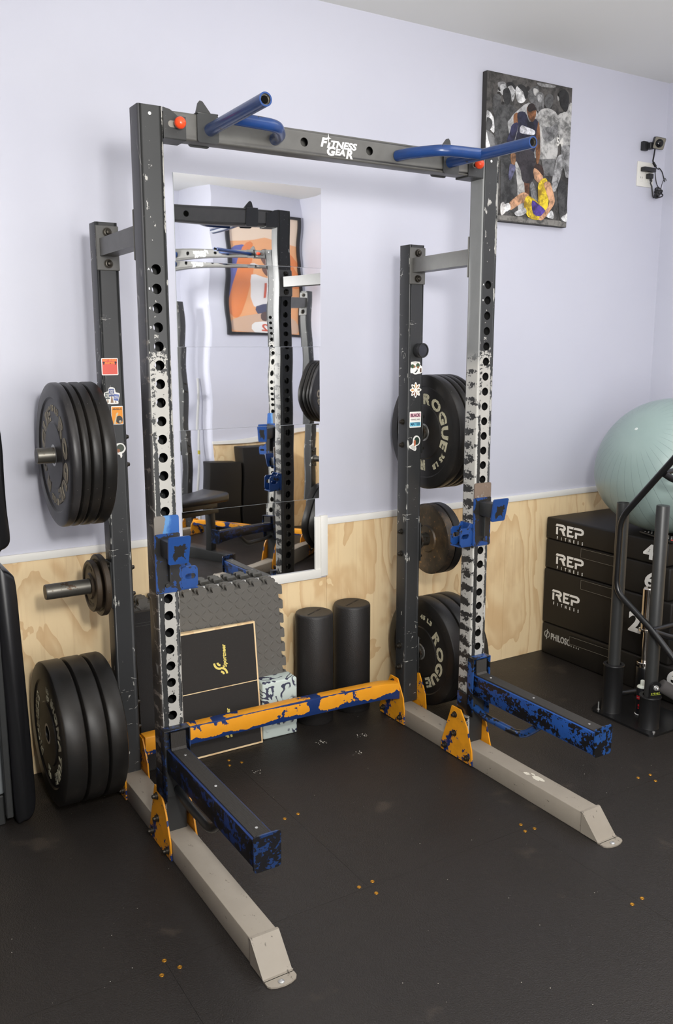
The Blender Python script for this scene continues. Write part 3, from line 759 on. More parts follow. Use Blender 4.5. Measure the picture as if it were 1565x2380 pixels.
g.mat(plain((28, 66, 100), .5)).text('MATTER', .0160, lambda a, b, t: f(a, b-.0175, .0008+t), .0001, .03, sx=.74)
part('sticker', g, None, posts[1], 'pink white and blue sticker reading BLACK TRANS LIVES MATTER', smooth=0)
g = G(); f = fr(X2, 1.134)
layers(g, [(wht, smoothpoly([(-.028, -.010), (-.016, -.004), (-.010, .004), (-.008, .020), (.004, .030), (.018, .026), (.026, .012), (.022, -.004), (.012, -.010), (.006, -.012), (.008, -.022), (.002, -.030), (-.012, -.024), (-.024, -.018)], 3)),
 ((44, 60, 50), circ(.009, .009, .0125, 18, .0155)), ((186, 108, 74), smoothpoly([(-.003, .012), (.003, .011), (.004, .000), (.003, -.009), (-.004, -.011), (-.004, -.002), (-.006, .004)], 2)), ((200, 198, 190), [(-.022, -.011), (-.008, -.006), (.004, -.016), (.000, -.026), (-.014, -.021)])], f)
part('sticker', g, None, posts[1], 'die-cut sticker of a dark haired profile above a scroll', smooth=0)

# ------------------------------------------------------------------ J-hooks and spotter arms (lift off the rack)
def slot_plate(g, fn, a0, a1, b0, b1, sl, t):
    """plate with a horizontal slot (a: along, b: up)"""
    ca, cb, ha, hb = sl; n = 20; outer = []; inner = []
    for i in range(n):
        q = 2*pi*i/n; c, s_ = cos(q), sin(q)
        inner.append((ca+(ha-hb)*(1 if c > 0 else -1)+hb*c, cb+hb*s_))
        k = 1/max(abs(c), abs(s_)); outer.append(((a0+a1)/2+c*k*(a1-a0)/2, (b0+b1)/2+s_*k*(b1-b0)/2))
    vs = []; fs = []
    for tt in (0, t):
        for o_, i_ in zip(outer, inner): vs += [fn(*o_, tt), fn(*i_, tt)]
    m = 2*n
    for i in range(n):
        j = (i+1) % n
        fs += [[2*i, 2*j, 2*j+1, 2*i+1], [m+2*i, m+2*i+1, m+2*j+1, m+2*j], [2*i+1, 2*j+1, m+2*j+1, m+2*i+1], [2*i, m+2*i, m+2*j, 2*j]]
    g.add(vs, fs)
def jhook(xa, s, label):
    """xa: outer edge of the upright face; s=+1 ears to +x"""
    X = lambda d: (xa+d) if s > 0 else (xa+UW-d)
    t = thing('j_hook', label, 'barbell hook', (xa+UW/2, -.01, .93), 'hooks on the front uprights')
    g = G(); g.mat(M['hook_plate']).prism(rrect(-.002, .074, .812, .985, .006), lambda a, b, t_: Vector((X(a), -.0008-t_, b)), 0, .006)
    part('back_plate', g, None, t, origin=(X(.035), 0, .9))
    g = G(); g.prism([(-.001, .975), (.0725, .975)]+[(.0725-.006+.006*cos(q), 1.030+.006*sin(q)) for q in (0, .8, pi/2)]+[(.005+.006*cos(q), 1.030+.006*sin(q)) for q in (pi/2, 2.3, pi)], lambda a, b, t_: Vector((X(a), -.0008-t_, b)), 0, .0052)
    o = part('wear_plate', g, M['wornplate'] if s < 0 else M['wornplate_blue'], t, 'bare brown steel top of the hook plate' if s < 0 else 'top of the hook plate, rubbed from blue to bare steel', origin=(X(.035), 0, 1.0))
    # arm: stub of square tube, cradle and front lip
    g = G(); y0 = -.0068
    g.box(min(X(.014), X(.052)), max(X(.014), X(.052)), -.080, y0, .922, .972, .004, 2)
    part('arm', g, M['black_clean'], t, origin=(X(.033), -.04, .95))
    g = G(); vs = []
    cx = X(.036)
    pl = rrect(-.033, .033, -.040, .040, .006)
    def lip(a, b, t_):
        k = 1-.10*((-b+.04)/.08); return Vector((cx+a*k, -.0815-t_-(b+.04)*.20, .953+b))
    g.prism(pl, lip, 0, .006)
    part('front_lip', g, M['hook_lip'], t, origin=(cx, -.085, .953))
    g = G()
    g.cyl((X(.030), -.009, .835), (X(.030), -.013, .835), .006, 10); g.box(min(X(.034), X(.038)), max(X(.034), X(.038)), -.022, -.0068, .846, .922, .001, 1)
    part('gusset_rib', g, M['black_clean'], t, origin=(X(.035), -.01, .88))
    # ears round the inner side
    g = G()
    xs = X(UW+.0025)
    g.box(min(X(UW+.001), X(UW+.006)), max(X(UW+.001), X(UW+.006)), -.006, .066, .815, .893, .001, 1)
    for yy in (.000, .050):
        slot_plate(g, lambda a, b, t_: Vector((X(UW+.006+a), yy+t_, b)), 0, .052, .815, .880, (.029, .850, .016, .0085), .005)
        g.prism([(.0, .879), (.018, .879), (.008, .893), (0, .893)], lambda a, b, t_: Vector((X(UW+.006+a), t_, b)), yy, yy+.005)
    g.box(min(X(UW+.006), X(UW+.058)), max(X(UW+.006), X(UW+.058)), .0, .055, .812, .8165, .001, 1)
    part('pin_bracket', g, M['hook_bracket'], t, origin=(X(UW+.03), .03, .85))
    return t
hookL = jhook(0, 1, 'blue steel barbell hook on the left front upright, black worn patch on its lip')
hookR = jhook(W, -1, 'blue steel barbell hook on the right front upright, under bare brown plate')

def spotter(xa, s, label, paint):
    X = lambda d: (xa+d) if s > 0 else (xa+UW-d)
    t = thing('spotter_arm', label, 'spotter arm', (xa+UW/2, -.05, .19), 'safety arms low on the front uprights')
    bx = lambda g, a, b, *r, **k: g.box(min(X(a), X(b)), max(X(a), X(b)), *r, **k)
    g = G(); g.mat(paint); bx(g, -.006, -.001, -.034, .052, .185, .262, bev=.0015)
    bx(g, UW+.001, UW+.006, -.034, .052, .185, .262, bev=.0015)
    bx(g, -.003, UW+.006, -.008, -.002, .185, .402, bev=.002)
    for a, b in ((-.006, -.002), (UW+.002, UW+.006)): bx(g, a, b, -.034, -.002, .185, .405, bev=.0015)
    bx(g, -.006, UW+.006, -.034, -.002, .402, .406, bev=.001)
    part('upright_bracket', g, None, t, origin=(X(.035), -.01, .3))
    g = G(); g.mat(M['black_clean']); bx(g, -.003, UW+.003, -.0105, -.0075, .187, .345, bev=0)
    part('bracket_face', g, None, t, origin=(X(.035), -.01, .3))
    x0, x1 = .008, .066
    g = G(); bx(g, x0, x1, -.598, -.009, .266, .341, bev=.003); part('arm_tube', g, M['arm_dark'] if s > 0 else M['arm_bright'], t, origin=(X(.035), -.3, .3))
    # ribbed rubber strip on top, turned up at the post
    g = G(); n = 14; prof = []
    for i in range(n*2+1): prof.append((x0+.006+(x1-x0-.012)*i/(n*2), .345 + (.0009 if i % 2 else 0)))
    vs = []; L = [(-.590, 0), (-.040, 0)]
    for y, _ in L:
        for a, z in prof: vs.append(Vector((X(a), y, z)))
    m = len(prof); g.add(vs, [[i, i+1, m+i+1, m+i] for i in range(m-1)])
    bx(g, x0+.006, x1-.006, -.590, -.034, .340, .345)
    vs = []
    for k2, (y, z) in enumerate(((-.040, .345), (-.0355, .352), (-.0345, .398))):
        for a, dz in prof: vs.append(Vector((X(a), y-(dz-.345), z)))
    g.add(vs, [[r*m+i, r*m+i+1, (r+1)*m+i+1, (r+1)*m+i] for r in (0, 1) for i in range(m-1)])
    bx(g, x0+.006, x1-.006, -.0344, -.030, .34, .398)
    rs = part('rubber_strip', g, M['rubber_sleeve'], t, origin=(X(.035), -.3, .345), smooth=20)
    for y in (-.085, -.30, -.545):
        g = G(); g.lathe([(0, .0042), (.0015, .0038), (.002, 0)], (X(.037), y, .3458), 'z', 10, False); part('rivet', g, M['zinc'], rs, origin=(X(.037), y, .3458))
    g = G(); g.prism(rrect(-.037, .037, -.048, .050, .010), lambda a, b, t_: Vector((X(.037)+a, -.598-t_-(max(0, b-.03)**2)*12, .312+b)), 0, .005)
    part('end_plate', g, paint, t, origin=(X(.037), -.6, .31))
    g = G(); g.tube([(X(.040), -.009, .208), (X(.040), -.06, .192), (X(.040), -.255, .192), (X(.040), -.345, .268)],   .0135, 14, .045)
    part('support_rod', g, M['black_clean'] if s > 0 else paint, t, origin=(X(.04), -.2, .2), smooth=50)
    return t
spL = spotter(0, 1, 'dark blue safety arm with ribbed rubber top on the left front upright', M['blue_dark'])
spR = spotter(W-.006, -1, 'bright blue chipped safety arm on the right front upright', M['blue'])

# ------------------------------------------------------------------ weight plates
def ring_text(g, txt, xf, yc, zc, R, phi, size, depth=.0016, bold=.05, sx=1.25, shear=.0, track=.14):
    """raised lettering round a plate whose face looks towards -x"""
    gs = []; tot = 0
    for ch in txt:
        t = G(); w = size*.35
        if ch != ' ':
            t.text(ch, size, lambda a, b, t_: Vector((a, b, t_)), depth, bold, shear, sx=sx)
            xs = [v.x for v in t.v]; w = max(xs)-min(xs); mn = min(xs)
            for v in t.v: v.x -= mn
        gs.append((t, w)); tot += w + track*size
    cur = -tot/2
    for t, w in gs:
        for v in t.v:
            a = phi + (cur+v.x)/R; r = R+v.y
            v.x, v.y, v.z = xf-v.z, yc - r*sin(a), zc + r*cos(a)
        g.add(t.v, t.f); cur += w + track*size
def bumper(label, x, T, yc, zc, mat, words, lmat, group, R=.2255, flip=1, deep=True):
    t = thing('bumper_plate', label, 'weight plate', (x, yc, zc), group)
    d = .0045 if deep else .002
    pr = [(.001, .0262), (.001, .103), (d, .107), (d, .176), (0, .181), (0, R-.009), (.004, R-.002), (.008, R), (T-.008, R), (T-.004, R-.002), (T, R-.009), (T, .181), (T-d, .176), (T-d, .107), (T-.001, .103), (T-.001, .0262), (.001, .0262)]
    g = G(); g.lathe(pr, (x, yc, zc), 'x', 72, False); part('disc', g, mat, t, smooth=30)
    g = G(); g.lathe([(.0005, .0262), (.0005, .0335), (.001, .034)], (x, yc, zc), 'x', 32, False); g.lathe([(.001, .0264), (T-.001, .0264)], (x, yc, zc), 'x', 32, False); part('steel_insert', g, M['zinc'], t, smooth=30)
    for w in words or []:
        g = G(); ring_text(g, w[0], x+d-.0002, yc, zc, w[2], radians(w[1]), w[3], sx=w[4], bold=w[5] if len(w) > 5 else .05)
        part('raised_word', g, lmat, t, smooth=0)
    return t
ROG = lambda c, s=.054, R=.129: [('ROGUE', c, R, s, 1.32, .045), ('ROGUE', c+180, R, s, 1.32, .045)]
yp = .4605
xs = -.153
UP_PLATES = []; LOW_PLATES = []
w = ROG(103, .060, .128)+[('15 LB', 12, .146, .026, 1.2), ('15 LB', 190, .146, .026, 1.2)]
x = xs
for i, (T, lab) in enumerate(((.031, 'outermost black bumper plate of the upper left stack, showing its grey raised lettering'), (.027, 'second black bumper plate from the outside of the upper left stack'), (.036, 'third black bumper plate from the outside of the upper left stack'), (.044, 'thick black bumper plate of the upper left stack, nearest the post'))):
    UP_PLATES.append(bumper(lab, x, T-.0015, yp, 1.1712, M['rubber'] if i == 0 else M['rubber_flat'], w if i == 0 else None, M['letter_grey'], 'bumper plates on the upper left sleeve')); x += T
x = -.226
w = [('SIGNATURE', 92, .146, .046, 1.12), ('FITNESS', 268, .146, .046, 1.15), ('LB', 8, .152, .024, 1), ('45', 8, .126, .024, 1), ('LB', 188, .152, .024, 1), ('45', 188, .126, .024, 1)]
for i, (T, lab) in enumerate(((.073, 'outermost thick black bumper plate of the lower left stack, with cream lettering and empty hole'), (.066, 'middle thick black bumper plate of the lower left stack by the floor'), (.063, 'innermost black bumper plate of the lower left stack, against the post'))):
    LOW_PLATES.append(bumper(lab, x, T-.004, yp, .262, M['rubber_flat'], w if i == 0 else None, M['letter_worn'], 'bumper plates on the lower left sleeve', R=.236)); x += T
x = 1.287
w = ROG(58)+[('35 LB', 140, .146, .028, 1.1), ('35 LB', 320, .146, .028, 1.1)]
for i, (T, lab) in enumerate(((.048, 'bumper plate with cream lettering on the upper right sleeve, facing the camera'), (.032, 'second black bumper plate on the upper right sleeve, just behind the lettered one'), (.028, 'third black bumper plate on the upper right sleeve, mostly behind the upright'), (.028, 'outermost black bumper plate on the upper right sleeve'))):
    bumper(lab, x, T-.0015, yp, 1.1712, M['rubber_flat'], w if i == 0 else None, M['letter_worn'], 'bumper plates on the upper right sleeve'); x += T
x = 1.287
w = ROG(104)+[('45 LB', 14, .150, .024, 1.1), ('45 LB', 194, .150, .024, 1.1)]
for i, (T, lab) in enumerate(((.068, 'bumper plate with cream lettering on the lower right sleeve, near the floor'), (.060, 'middle black bumper plate on the lower right sleeve'), (.058, 'outermost black bumper plate on the lower right sleeve, behind the front upright'))):
    bumper(lab, x, T-.002, yp, .262, M['rubber_flat'], w if i == 0 else None, M['letter_worn'], 'bumper plates on the lower right sleeve'); x += T
def iron(label, x, T, R, zc, mat, group, hub=.04):
    t = thing('iron_plate', label, 'weight plate', (x, yp, zc), group)
    pr = [(-.003, .0262), (-.003, hub), (.003, hub+.004), (.004, R*.80), (0, R*.86), (0, R-.003), (.003, R), (T-.003, R), (T, R-.003), (T, .0262), (-.003, .0262)]
    g = G(); g.lathe(pr, (x, yp, zc), 'x', 56, False); part('disc', g, mat, t, smooth=30); return t
t = iron('smaller outer iron plate on the middle left sleeve', -.062, .019, .085, .7365, M['iron'], 'iron plates on the middle left sleeve')
g = G(); ring_text(g, 'IIIIIIIIII', -.0585, yp, .7365, .060, 0, .012, depth=.001); ring_text(g, 'IIIIIIIIII', -.0585, yp, .7365, .060, pi, .012, depth=.001)
part('raised_ring_marks', g, M['iron'], t, smooth=0)
iron('larger inner iron plate on the middle left sleeve, next to the post', -.038, .020, .102, .7365, M['iron'], 'iron plates on the middle left sleeve')
for x, T, R, lab in ((1.313, .034, .144, 'rust speckled iron plate on the middle right sleeve, facing the camera'), (1.351, .036, .144, 'second iron plate behind the rusty one on the middle right sleeve')):
    iron(lab, x, T, R, .7365, M['rusty'] if x < 1.32 else M['rubber_flat'], 'iron plates on the middle right sleeve', .052)

# round black magnetic holder on the right rear post
t = thing('magnetic_dial', 'round black magnetic holder stuck high on the right rear post', 'magnet', (1.2335, .43, 1.475))
ax = Vector((.12, -1, .0)).normalized(); c0 = Vector((1.2285, .4279, 1.490))
g = G(); g.lathe([(0, .020), (.004, .0265), (.016, .0270), (.0165, .0255), (.019, .0255), (.0195, .0275), (.030, .0280), (.033, .0265), (.033, .0225), (.030, .0215), (.030, 0)], c0, ax, 40, False)
part('housing', g, Mat('dial_plastic', lin((36, 36, 38)), .38).m, t, smooth=40)
g = G(); g.lathe([(.0304, .0212), (.0306, 0)], c0, ax, 40, False); part('lens', g, Mat('dial_glass', lin((34, 34, 42)), .12).m, t)

# ------------------------------------------------------------------ foam tiles leaning on the wall
foam = Mat('charcoal_foam', lin((98, 95, 90)), .78)
foam.bump(foam.noise(700, 2, .5), .2, .0006); foam = foam.m
def leaner(x0, y0, lean):
    return lambda a, b, t: Vector((x0+a, y0+b*sin(lean)-t*cos(lean), b*cos(lean)+t*sin(lean)))
PT_, NT, B0 = .0576, 10, .0175
def edge_profile(phase):
    """puzzle edge along one side, (along, out)"""
    out = []
    for i in range(NT):
        s = i*PT_ + phase
        out += [(s+.014, 0), (s+.0105, .0125), (s+.0130, .0175), (s+.0305+.0145, .0175), (s+.0475, .0125), (s+.044, 0)]
    return out
def tile_outline():
    L = PT_*NT; P = []
    e = edge_profile(0)
    P += [(a, B0-o) for a, o in e]                    # bottom, left->right
    P += [(L+o, B0+a) for a, o in e]                  # right, up
    P += [(L-a, B0+L+o) for a, o in e]                # top, right->left
    P += [(-o, B0+L-a) for a, o in e]                 # left, down
    return P
lean = radians(5.2)
for i in range(5):
    fn = leaner(.1500 + [0, .004, -.003, .006, .001][i], .606+.0130*i, lean+radians(.15*i))
    o = thing('foam_floor_tile', ['front charcoal foam floor tile with diamond tread, leaning on the wall', 'second charcoal foam floor tile in the leaning stack', 'third charcoal foam floor tile, middle of the leaning stack', 'fourth charcoal foam floor tile in the leaning stack', 'rearmost charcoal foam floor tile, against the wall'][i], 'foam tile', fn(.29, 0, 0), 'foam tiles leaning under the mirror')
    g = G(); g.prism(tile_outline(), lambda a, b, t: fn(a, b, t), 0, .012)
    part('tile', g, foam, o, smooth=0)
    if i == 0:
        g = G(); p = .0276
        for a in range(21):
            for b in range(21):
                ca, cb = .011+p*a, B0+.011+p*b; s = 1 if (a+b) % 2 else -1
                ux, uy = cos(pi/4), s*sin(pi/4); L, Wd = .0172, .0058
                v = [(ca+ux*L, cb+uy*L), (ca-uy*Wd, cb+ux*Wd), (ca-ux*L, cb-uy*L), (ca+uy*Wd, cb-ux*Wd)]
                v2 = [(ca+ux*L*.55, cb+uy*L*.55), (ca-uy*Wd*.4, cb+ux*Wd*.4), (ca-ux*L*.55, cb-uy*L*.55), (ca+uy*Wd*.4, cb-ux*Wd*.4)]
                g.add([fn(*q, .0118) for q in v]+[fn(*q, .0146) for q in v2], [[4, 5, 6, 7]]+[[k, (k+1) % 4, 4+(k+1) % 4, 4+k] for k in range(4)])
        part('tread_pattern', g, foam, o, smooth=50, kind='stuff')

# black quilted pad standing between the left posts
fn = leaner(.118, .560, radians(3.5))
t = thing('folded_mat', 'folded black exercise mat standing on edge between the left posts', 'exercise mat', fn(.08, 0, 0))
bl = Mat('woven_black', lin((38, 36, 35)), .8); bl.bump(bl.voro(400), .5, .001); bl = bl.m
g = G(); g.prism(rrect(0, .118, 0, .585, .008), fn, 0, .022); part('pad', g, bl, t, smooth=40)
g = G()
for z in (.535, .545): g.prism([(.002, z), (.116, z), (.116, z+.002), (.002, z+.002)], fn, .0218, .0228)
part('seam', g, plain((60, 58, 56), .7), t)

# slant boards with grip sheets
def board(name_label, x0, x1, y0, h, lean, yaw, logo):
    c = Vector((x1, y0, 0)); Rz = Matrix.Rotation(yaw, 3, 'Z')
    def fn(a, b, t): return c + Rz @ Vector((a, b*sin(lean)-t*cos(lean), b*cos(lean)+t*sin(lean)))
    Wd = x1-x0
    t = thing('slant_board', name_label, 'slant board', fn(-Wd/2, 0, 0), 'slant boards leaning on the foam tiles')
    g = G(); g.prism([(-Wd, 0), (0, 0), (0, h), (-Wd, h)], fn, 0, .016); part('wooden_board', g, M['ply'], t, smooth=0)
    grip = M['grip']
    zz = (.007, .2462, .2500, h-.0065)
    for a, b in ((zz[0], zz[1]), (zz[2], zz[3])):
        g = G(); g.prism([(-Wd, a), (-.0065, a), (-.0065, b), (-Wd, b)], fn, .016, .0172)
        p = part('grip_sheet', g, grip, t, smooth=0)
        if logo:
            zo = 0 if a > .2 else -.2455
            g = G(); f2 = lambda u, v, s: fn(-.1355-v, .3665+zo+u, .0172+s)
            g.text('Sportneer', .0215, f2, .0004, .035, sx=1.0)
            for (ca, cb, q0) in ((-.1535, .345, pi), (-.1535, .2975, 0)):
                for r in (.0285, .0150):
                    arc = [((r)*cos(q0+pi/2*k/10), r*sin(q0+pi/2*k/10)) for k in range(11)]+[((r-.0078)*cos(q0+pi/2*k/10), (r-.0078)*sin(q0+pi/2*k/10)) for k in range(10, -1, -1)]
                    g.prism([(ca+u, cb+zo+v) for u, v in arc], lambda u, v, s: fn(u, v, .0172+s), 0, .0004)
            part('lettering', g, plain((240, 220, 120), .5), p, 'pale yellow logo lettering', smooth=0)
    return t
gm = Mat('grip_tape', lin((44, 41, 39)), .85); gm.setcol(gm.mix(gm.noise(700, 2, .6).step(.68, .72), lin((43, 40, 38)), lin((92, 88, 82)))); gm.bump(gm.noise(900, 2, .6), .3, .0006); M['grip'] = gm.m
board('front slant board, black grip sheets edged in pale wood with yellow lettering', .250, .5925, .548, .476, radians(6.4), 0, True)
t = thing('wedge_board', 'pale plywood wedge board behind the lettered slant board, thick edge to the left', 'wedge board', (.42, .58, 0))
g = G(); ln = radians(6.4); wf_ = lambda a, b, t_: Vector((.5925+a, .5495+b*sin(ln)+t_*cos(ln), b*cos(ln)-t_*sin(ln)))
vs = [wf_(a, b, t_) for b in (.016*sin(ln)*0+.006, .474) for a, t_ in ((0, .0005), (-.3425, .0005), (-.3425, .026), (0, .004))]
g.add(vs, [[0, 1, 2, 3], [4, 5, 6, 7], [0, 1, 5, 4], [1, 2, 6, 5], [2, 3, 7, 6], [3, 0, 4, 7]]); part('wedge', g, M['ply'], t, smooth=0)

# marbled yoga block
def marble():
    m = Mat('marbled_foam', lin((210, 220, 214)), .6)
    x, y, z = m.sep(); n = m.noise(6.5, 2.5, .5, (1, 1, .8), (3, 1, 7), 1.8)
    f = (n*34.0).sine().step(.35, .42); sel = (m.noise(6, 2, .5, (1, 1, 1), (9, 9, 2)) + z.step(.215, .235)*.2).step(.46, .50)
    m.setcol(m.mix(f*sel, lin((206, 218, 212)), lin((60, 62, 84)))); return m.m
t = thing('yoga_block', 'navy and white marbled foam yoga block standing on the floor', 'yoga block', (.68, .59, 0))
g = G(); xf = Matrix.Translation((.603, .549, 0)) @ Matrix.Rotation(radians(-1.5), 4, 'Z')
g.box(0, .150, 0, .076, 0, .232, .007, 3, xf); part('block', g, marble(), t, smooth=40)

# foam rollers
rm = Mat('moulded_foam', lin((44, 42, 41)), .5); rm.bump(rm.noise(230, 3, .6), .55, .0015)
rm.setcol(rm.mix(rm.noise(14, 8, .85).step(.78, .8), lin((38, 36, 35)), lin((104, 100, 96)))); rm = rm.m
for lab, x, y in (('black foam roller nearer the camera, standing beside the yoga block', .8755, .622), ('black foam roller further back against the plywood, right of the other one', 1.075, .651)):
    t = thing('foam_roller', lab, 'foam roller', (x, y, 0), 'foam rollers standing by the wall')
    g = G(); g.lathe([(0, .072), (.006, .0765), (.447, .0765), (.455, .0735), (.4572, .069), (.4565, .060), (.4568, 0)], (x, y, 0), 'z', 48, True); part('roller', g, rm, t, smooth=50)
    g = G(); g.text('amazon basics', .018, lambda a, b, s: Vector((x+a*cos(.5)-b*sin(.5), y+a*sin(.5)+b*cos(.5), .4567+s)), .0004, .01, sx=1.0); part('embossed_lettering', g, plain((34, 32, 31), .8), t, smooth=0)

# ------------------------------------------------------------------ plyo boxes
vinyl = Mat('black_vinyl', lin((27, 25, 23)), .5, 0, .3); vinyl.bump(vinyl.noise(260, 3, .6) + vinyl.noise(7, 3, .5)*3.0, .12, .0012); vinyl = vinyl.m
stitch = plain((150, 145, 132), .7)
BX = 2.25
def face(yc, zc, x=BX): return lambda a, b, t: Vector((x-.0006-t, yc-a, zc+b))
def plyo(label, z0, z1, y0, y1, x1, skew=0):
    t = thing('plyo_box', label, 'plyo box', ((BX+x1)/2, (y0+y1)/2, z0), 'soft plyo boxes stacked in the corner')
    g = G(); g.box(BX+skew, x1, y0, y1, z0+.0008, z1-.0008, .010, 3)
    b = part('cushion', g, vinyl, t, smooth=50)
    g = G()
    for z in (z0+.0105, z1-.0105): g.tube([(BX+skew+.0025, y0+.01, z), (BX+skew+.0025, y1-.01, z)], .0016, 6); g.tube([(BX+skew+.01, y0+.0025, z), (x1-.01, y0+.0025, z)], .0016, 6)
    part('piping', g, vinyl, t)
    return t
def lett(t, items, name='printed_lettering'):
    for txt, s, yc, zc, bold, sx, x in items:
        g = G(); g.text(txt, s, face(yc, zc, x), .0004, bold, 0, 1.0, sx=sx)
        part(name, g, M['white_print'], t, 'large white printed number', smooth=0)
def strap(t, ya, yb, za, zb, x, tilt=0.0):
    g = G(); f = lambda a, b, s: Vector((x-s, a, b + (ya-a)*tilt))
    g.mat(vinyl).prism(rrect(yb, ya, zb, za, .004), f, .0005, .005)
    g.mat(stitch)
    for r in ([(ya-.004, za-.005), (yb+.004, za-.005), (yb+.004, za-.0058), (ya-.004, za-.0058)], [(ya-.004, zb+.0058), (yb+.004, zb+.0058), (yb+.004, zb+.005), (ya-.004, zb+.005)], [(ya-.004, za-.005), (ya-.0048, za-.005), (ya-.0048, zb+.005), (ya-.004, zb+.005)], [(yb+.0048, za-.005), (yb+.004, za-.005), (yb+.004, zb+.005), (yb+.0048, zb+.005)]):
        g.prism(r, f, .005, .0055)
    part('carry_strap', g, None, t, smooth=0)
b1 = plyo('bottom plyo box of the stack, longest, with a grey round emblem and PHILOSOPHY print', 0, .160, -.170, .730, 2.93)
b2 = plyo('tall plyo box above the bottom one, numbered 2 on its side', .160, .437, -.018, .733, 2.93)
b3 = plyo('plyo box second from the top of the stack, numbered 6', .437, .585, .004, .731, 2.93, .002)
b4 = plyo('thin plyo box on top of the stack under the exercise ball, numbered 4', .585, .692, .020, .729, 2.93, -.002)
def rep(t, yc, zc, x, s=1.0):
    g = G(); f = face(yc, zc, x)
    def P(pts): g.prism([(a*s, b*s) for a, b in pts], f, 0, .0005)
    # R E P drawn as slabs with slanted cuts
    P([(-.106, .022), (-.062, .022), (-.050, .016), (-.046, .006), (-.050, -.003), (-.058, -.008), (-.046, -.030), (-.062, -.030), (-.075, -.007), (-.088, -.007), (-.084, .003), (-.064, .003), (-.060, .007), (-.064, .011), (-.112, .011)])
    P([(-.108, .006), (-.096, .006), (-.096, -.030), (-.108, -.030)])
    P([(-.038, .022), (.004, .022), (-.002, .011), (-.026, .011), (-.026, .002), (-.004, .002), (-.008, -.008), (-.026, -.008), (-.026, -.019), (.006, -.019), (.000, -.030), (-.038, -.030)])
    P([(.008, .022), (.052, .022), (.064, .016), (.068, .006), (.064, -.005), (.052, -.011), (.026, -.011), (.026, -.030), (.013, -.030), (.013, -.001), (.050, -.001), (.054, .005), (.050, .011), (.002, .011)])
    part('printed_logo', g, M['white_print'], t, 'white printed REP logo', smooth=0); g = G()
    for i, ch in enumerate('FITNESS'): g.text(ch, .021*s, face(yc-(-.098+.0265*i)*s, zc-.048*s, x), .0004, .03, sx=.72)
    part('printed_lettering', g, M['white_print'], t, 'small spaced white word FITNESS', smooth=0)
rep(b4, .553, .646, BX-.002); rep(b3, .548, .500, BX+.002); rep(b2, .560, .318, BX)
lett(b4, [('4', .088, .115, .633, .035, 1.25, BX-.002)]); lett(b3, [('6', .088, .105, .508, .035, 1.25, BX+.002)]); lett(b2, [('1', .125, .262, .303, .035, 1.1, BX), ('2', .125, .168, .303, .035, 1.1, BX)])
g = G(); g.text('PHILOSOPHY', .044, lambda a, b, t: Vector((BX-.0006-t, .668-a, .0985+b)), .0004, .03, align='LEFT', sx=.74)
pg = plain((178, 178, 174), .5); part('printed_lettering', g, pg, b1, 'grey printed PHILOSOPHY wordmark', smooth=0); g = G()
for r0, r1, q0, q1 in ((.0185, .0145, -1.1, 1.9), (.0185, .0145, 2.1, 5.0)):
    arc = [(r0*cos(q0+(q1-q0)*k/14), r0*sin(q0+(q1-q0)*k/14)) for k in range(15)]+[(r1*cos(q0+(q1-q0)*k/14), r1*sin(q0+(q1-q0)*k/14)) for k in range(14, -1, -1)]
    g.prism(arc, face(.705-.012, .1035), 0, .0004)
g.prism([(-.003, -.026), (.001, -.026), (.001, -.002), (.006, .004), (.003, .026), (-.001, .026), (-.001, .003), (-.006, -.003)], face(.693, .1035), 0, .0004)
part('printed_emblem', g, pg, b1, 'grey round emblem', smooth=0)
g = G(); g.text('6', .095, face(-.045, .112), .0004, .035, sx=1.2); part('printed_lettering', g, M['white_print'], b1, 'large white printed number', smooth=0)
strap(b3, .502, .282, .581, .527, BX+.002); strap(b2, .491, .282, .4325, .378, BX); strap(b1, .545, .295, .140, .093, BX, .02)

# remote control pad lying on the top box
t = thing('remote_control', 'small black remote lying on the top plyo box', 'remote', (2.305, .105, .692))
g = G(); xf = Matrix.Translation((2.305, .105, .6925)) @ Matrix.Rotation(radians(76), 4, 'Z')
g.box(-.11, .11, -.030, .030, 0, .012, .004, 2, xf); part('casing', g, Mat('remote_plastic', lin((26, 26, 28)), .4).m, t)
g = G()
for i in range(9):
    for j in range(3):
        q = xf @ Vector((-.09+.022*i, -.02+.018*j, .0120)); g.lathe([(0, .0035), (.0015, .003), (.0015, 0)], q, 'z', 8, False)
part('buttons', g, plain((170, 168, 165), .5), t)
g = G(); q = xf @ Vector((-.10, .022, .012)); g.lathe([(0, .005), (.002, .004), (.002, 0)], q, 'z', 10, False); part('power_button', g, plain((220, 80, 70), .5), t)

# exercise ball, settled a little under its weight
BR, bc = .326, Vector((2.435, .175, .957))
def ballmat():
    m = Mat('ball_vinyl', lin((152, 176, 172)), .30)
    x, y, z = m.sep()
    n = m.nt.nodes.new('ShaderNodeMath'); n.operation = 'ARCTAN2'; m.nt.links.new(y.k, n.inputs[0]); m.nt.links.new(x.k, n.inputs[1])
    ang = V(m.nt, n.outputs[0])*(36/(2*pi)); fr_ = (ang + 50.0).frac(); line = (fr_-.5).absol().step(.018, .006)
    lat = z.absol().step(.308, .298)
    k = m.mix(m.noise(4, 5, .6, (1, 1, .6)), lin((132, 152, 150)), lin((158, 176, 171)))
    k = m.mix(line*lat*.8, k, lin((92, 110, 110))); m.setcol(k); m.setr(m.noise(6, 4, .6)*.25+.22)
    m.bump(line*lat*-1.0 + m.noise(60, 3, .6)*.15, .5, .003); return m.m
t = thing('exercise_ball', 'large pale green exercise ball on top of the plyo boxes', 'exercise ball', bc-Vector((0, 0, .265)))
pole = Vector((-.77, -.02, .63)).normalized(); qr = Vector((0, 0, 1)).rotation_difference(pole)
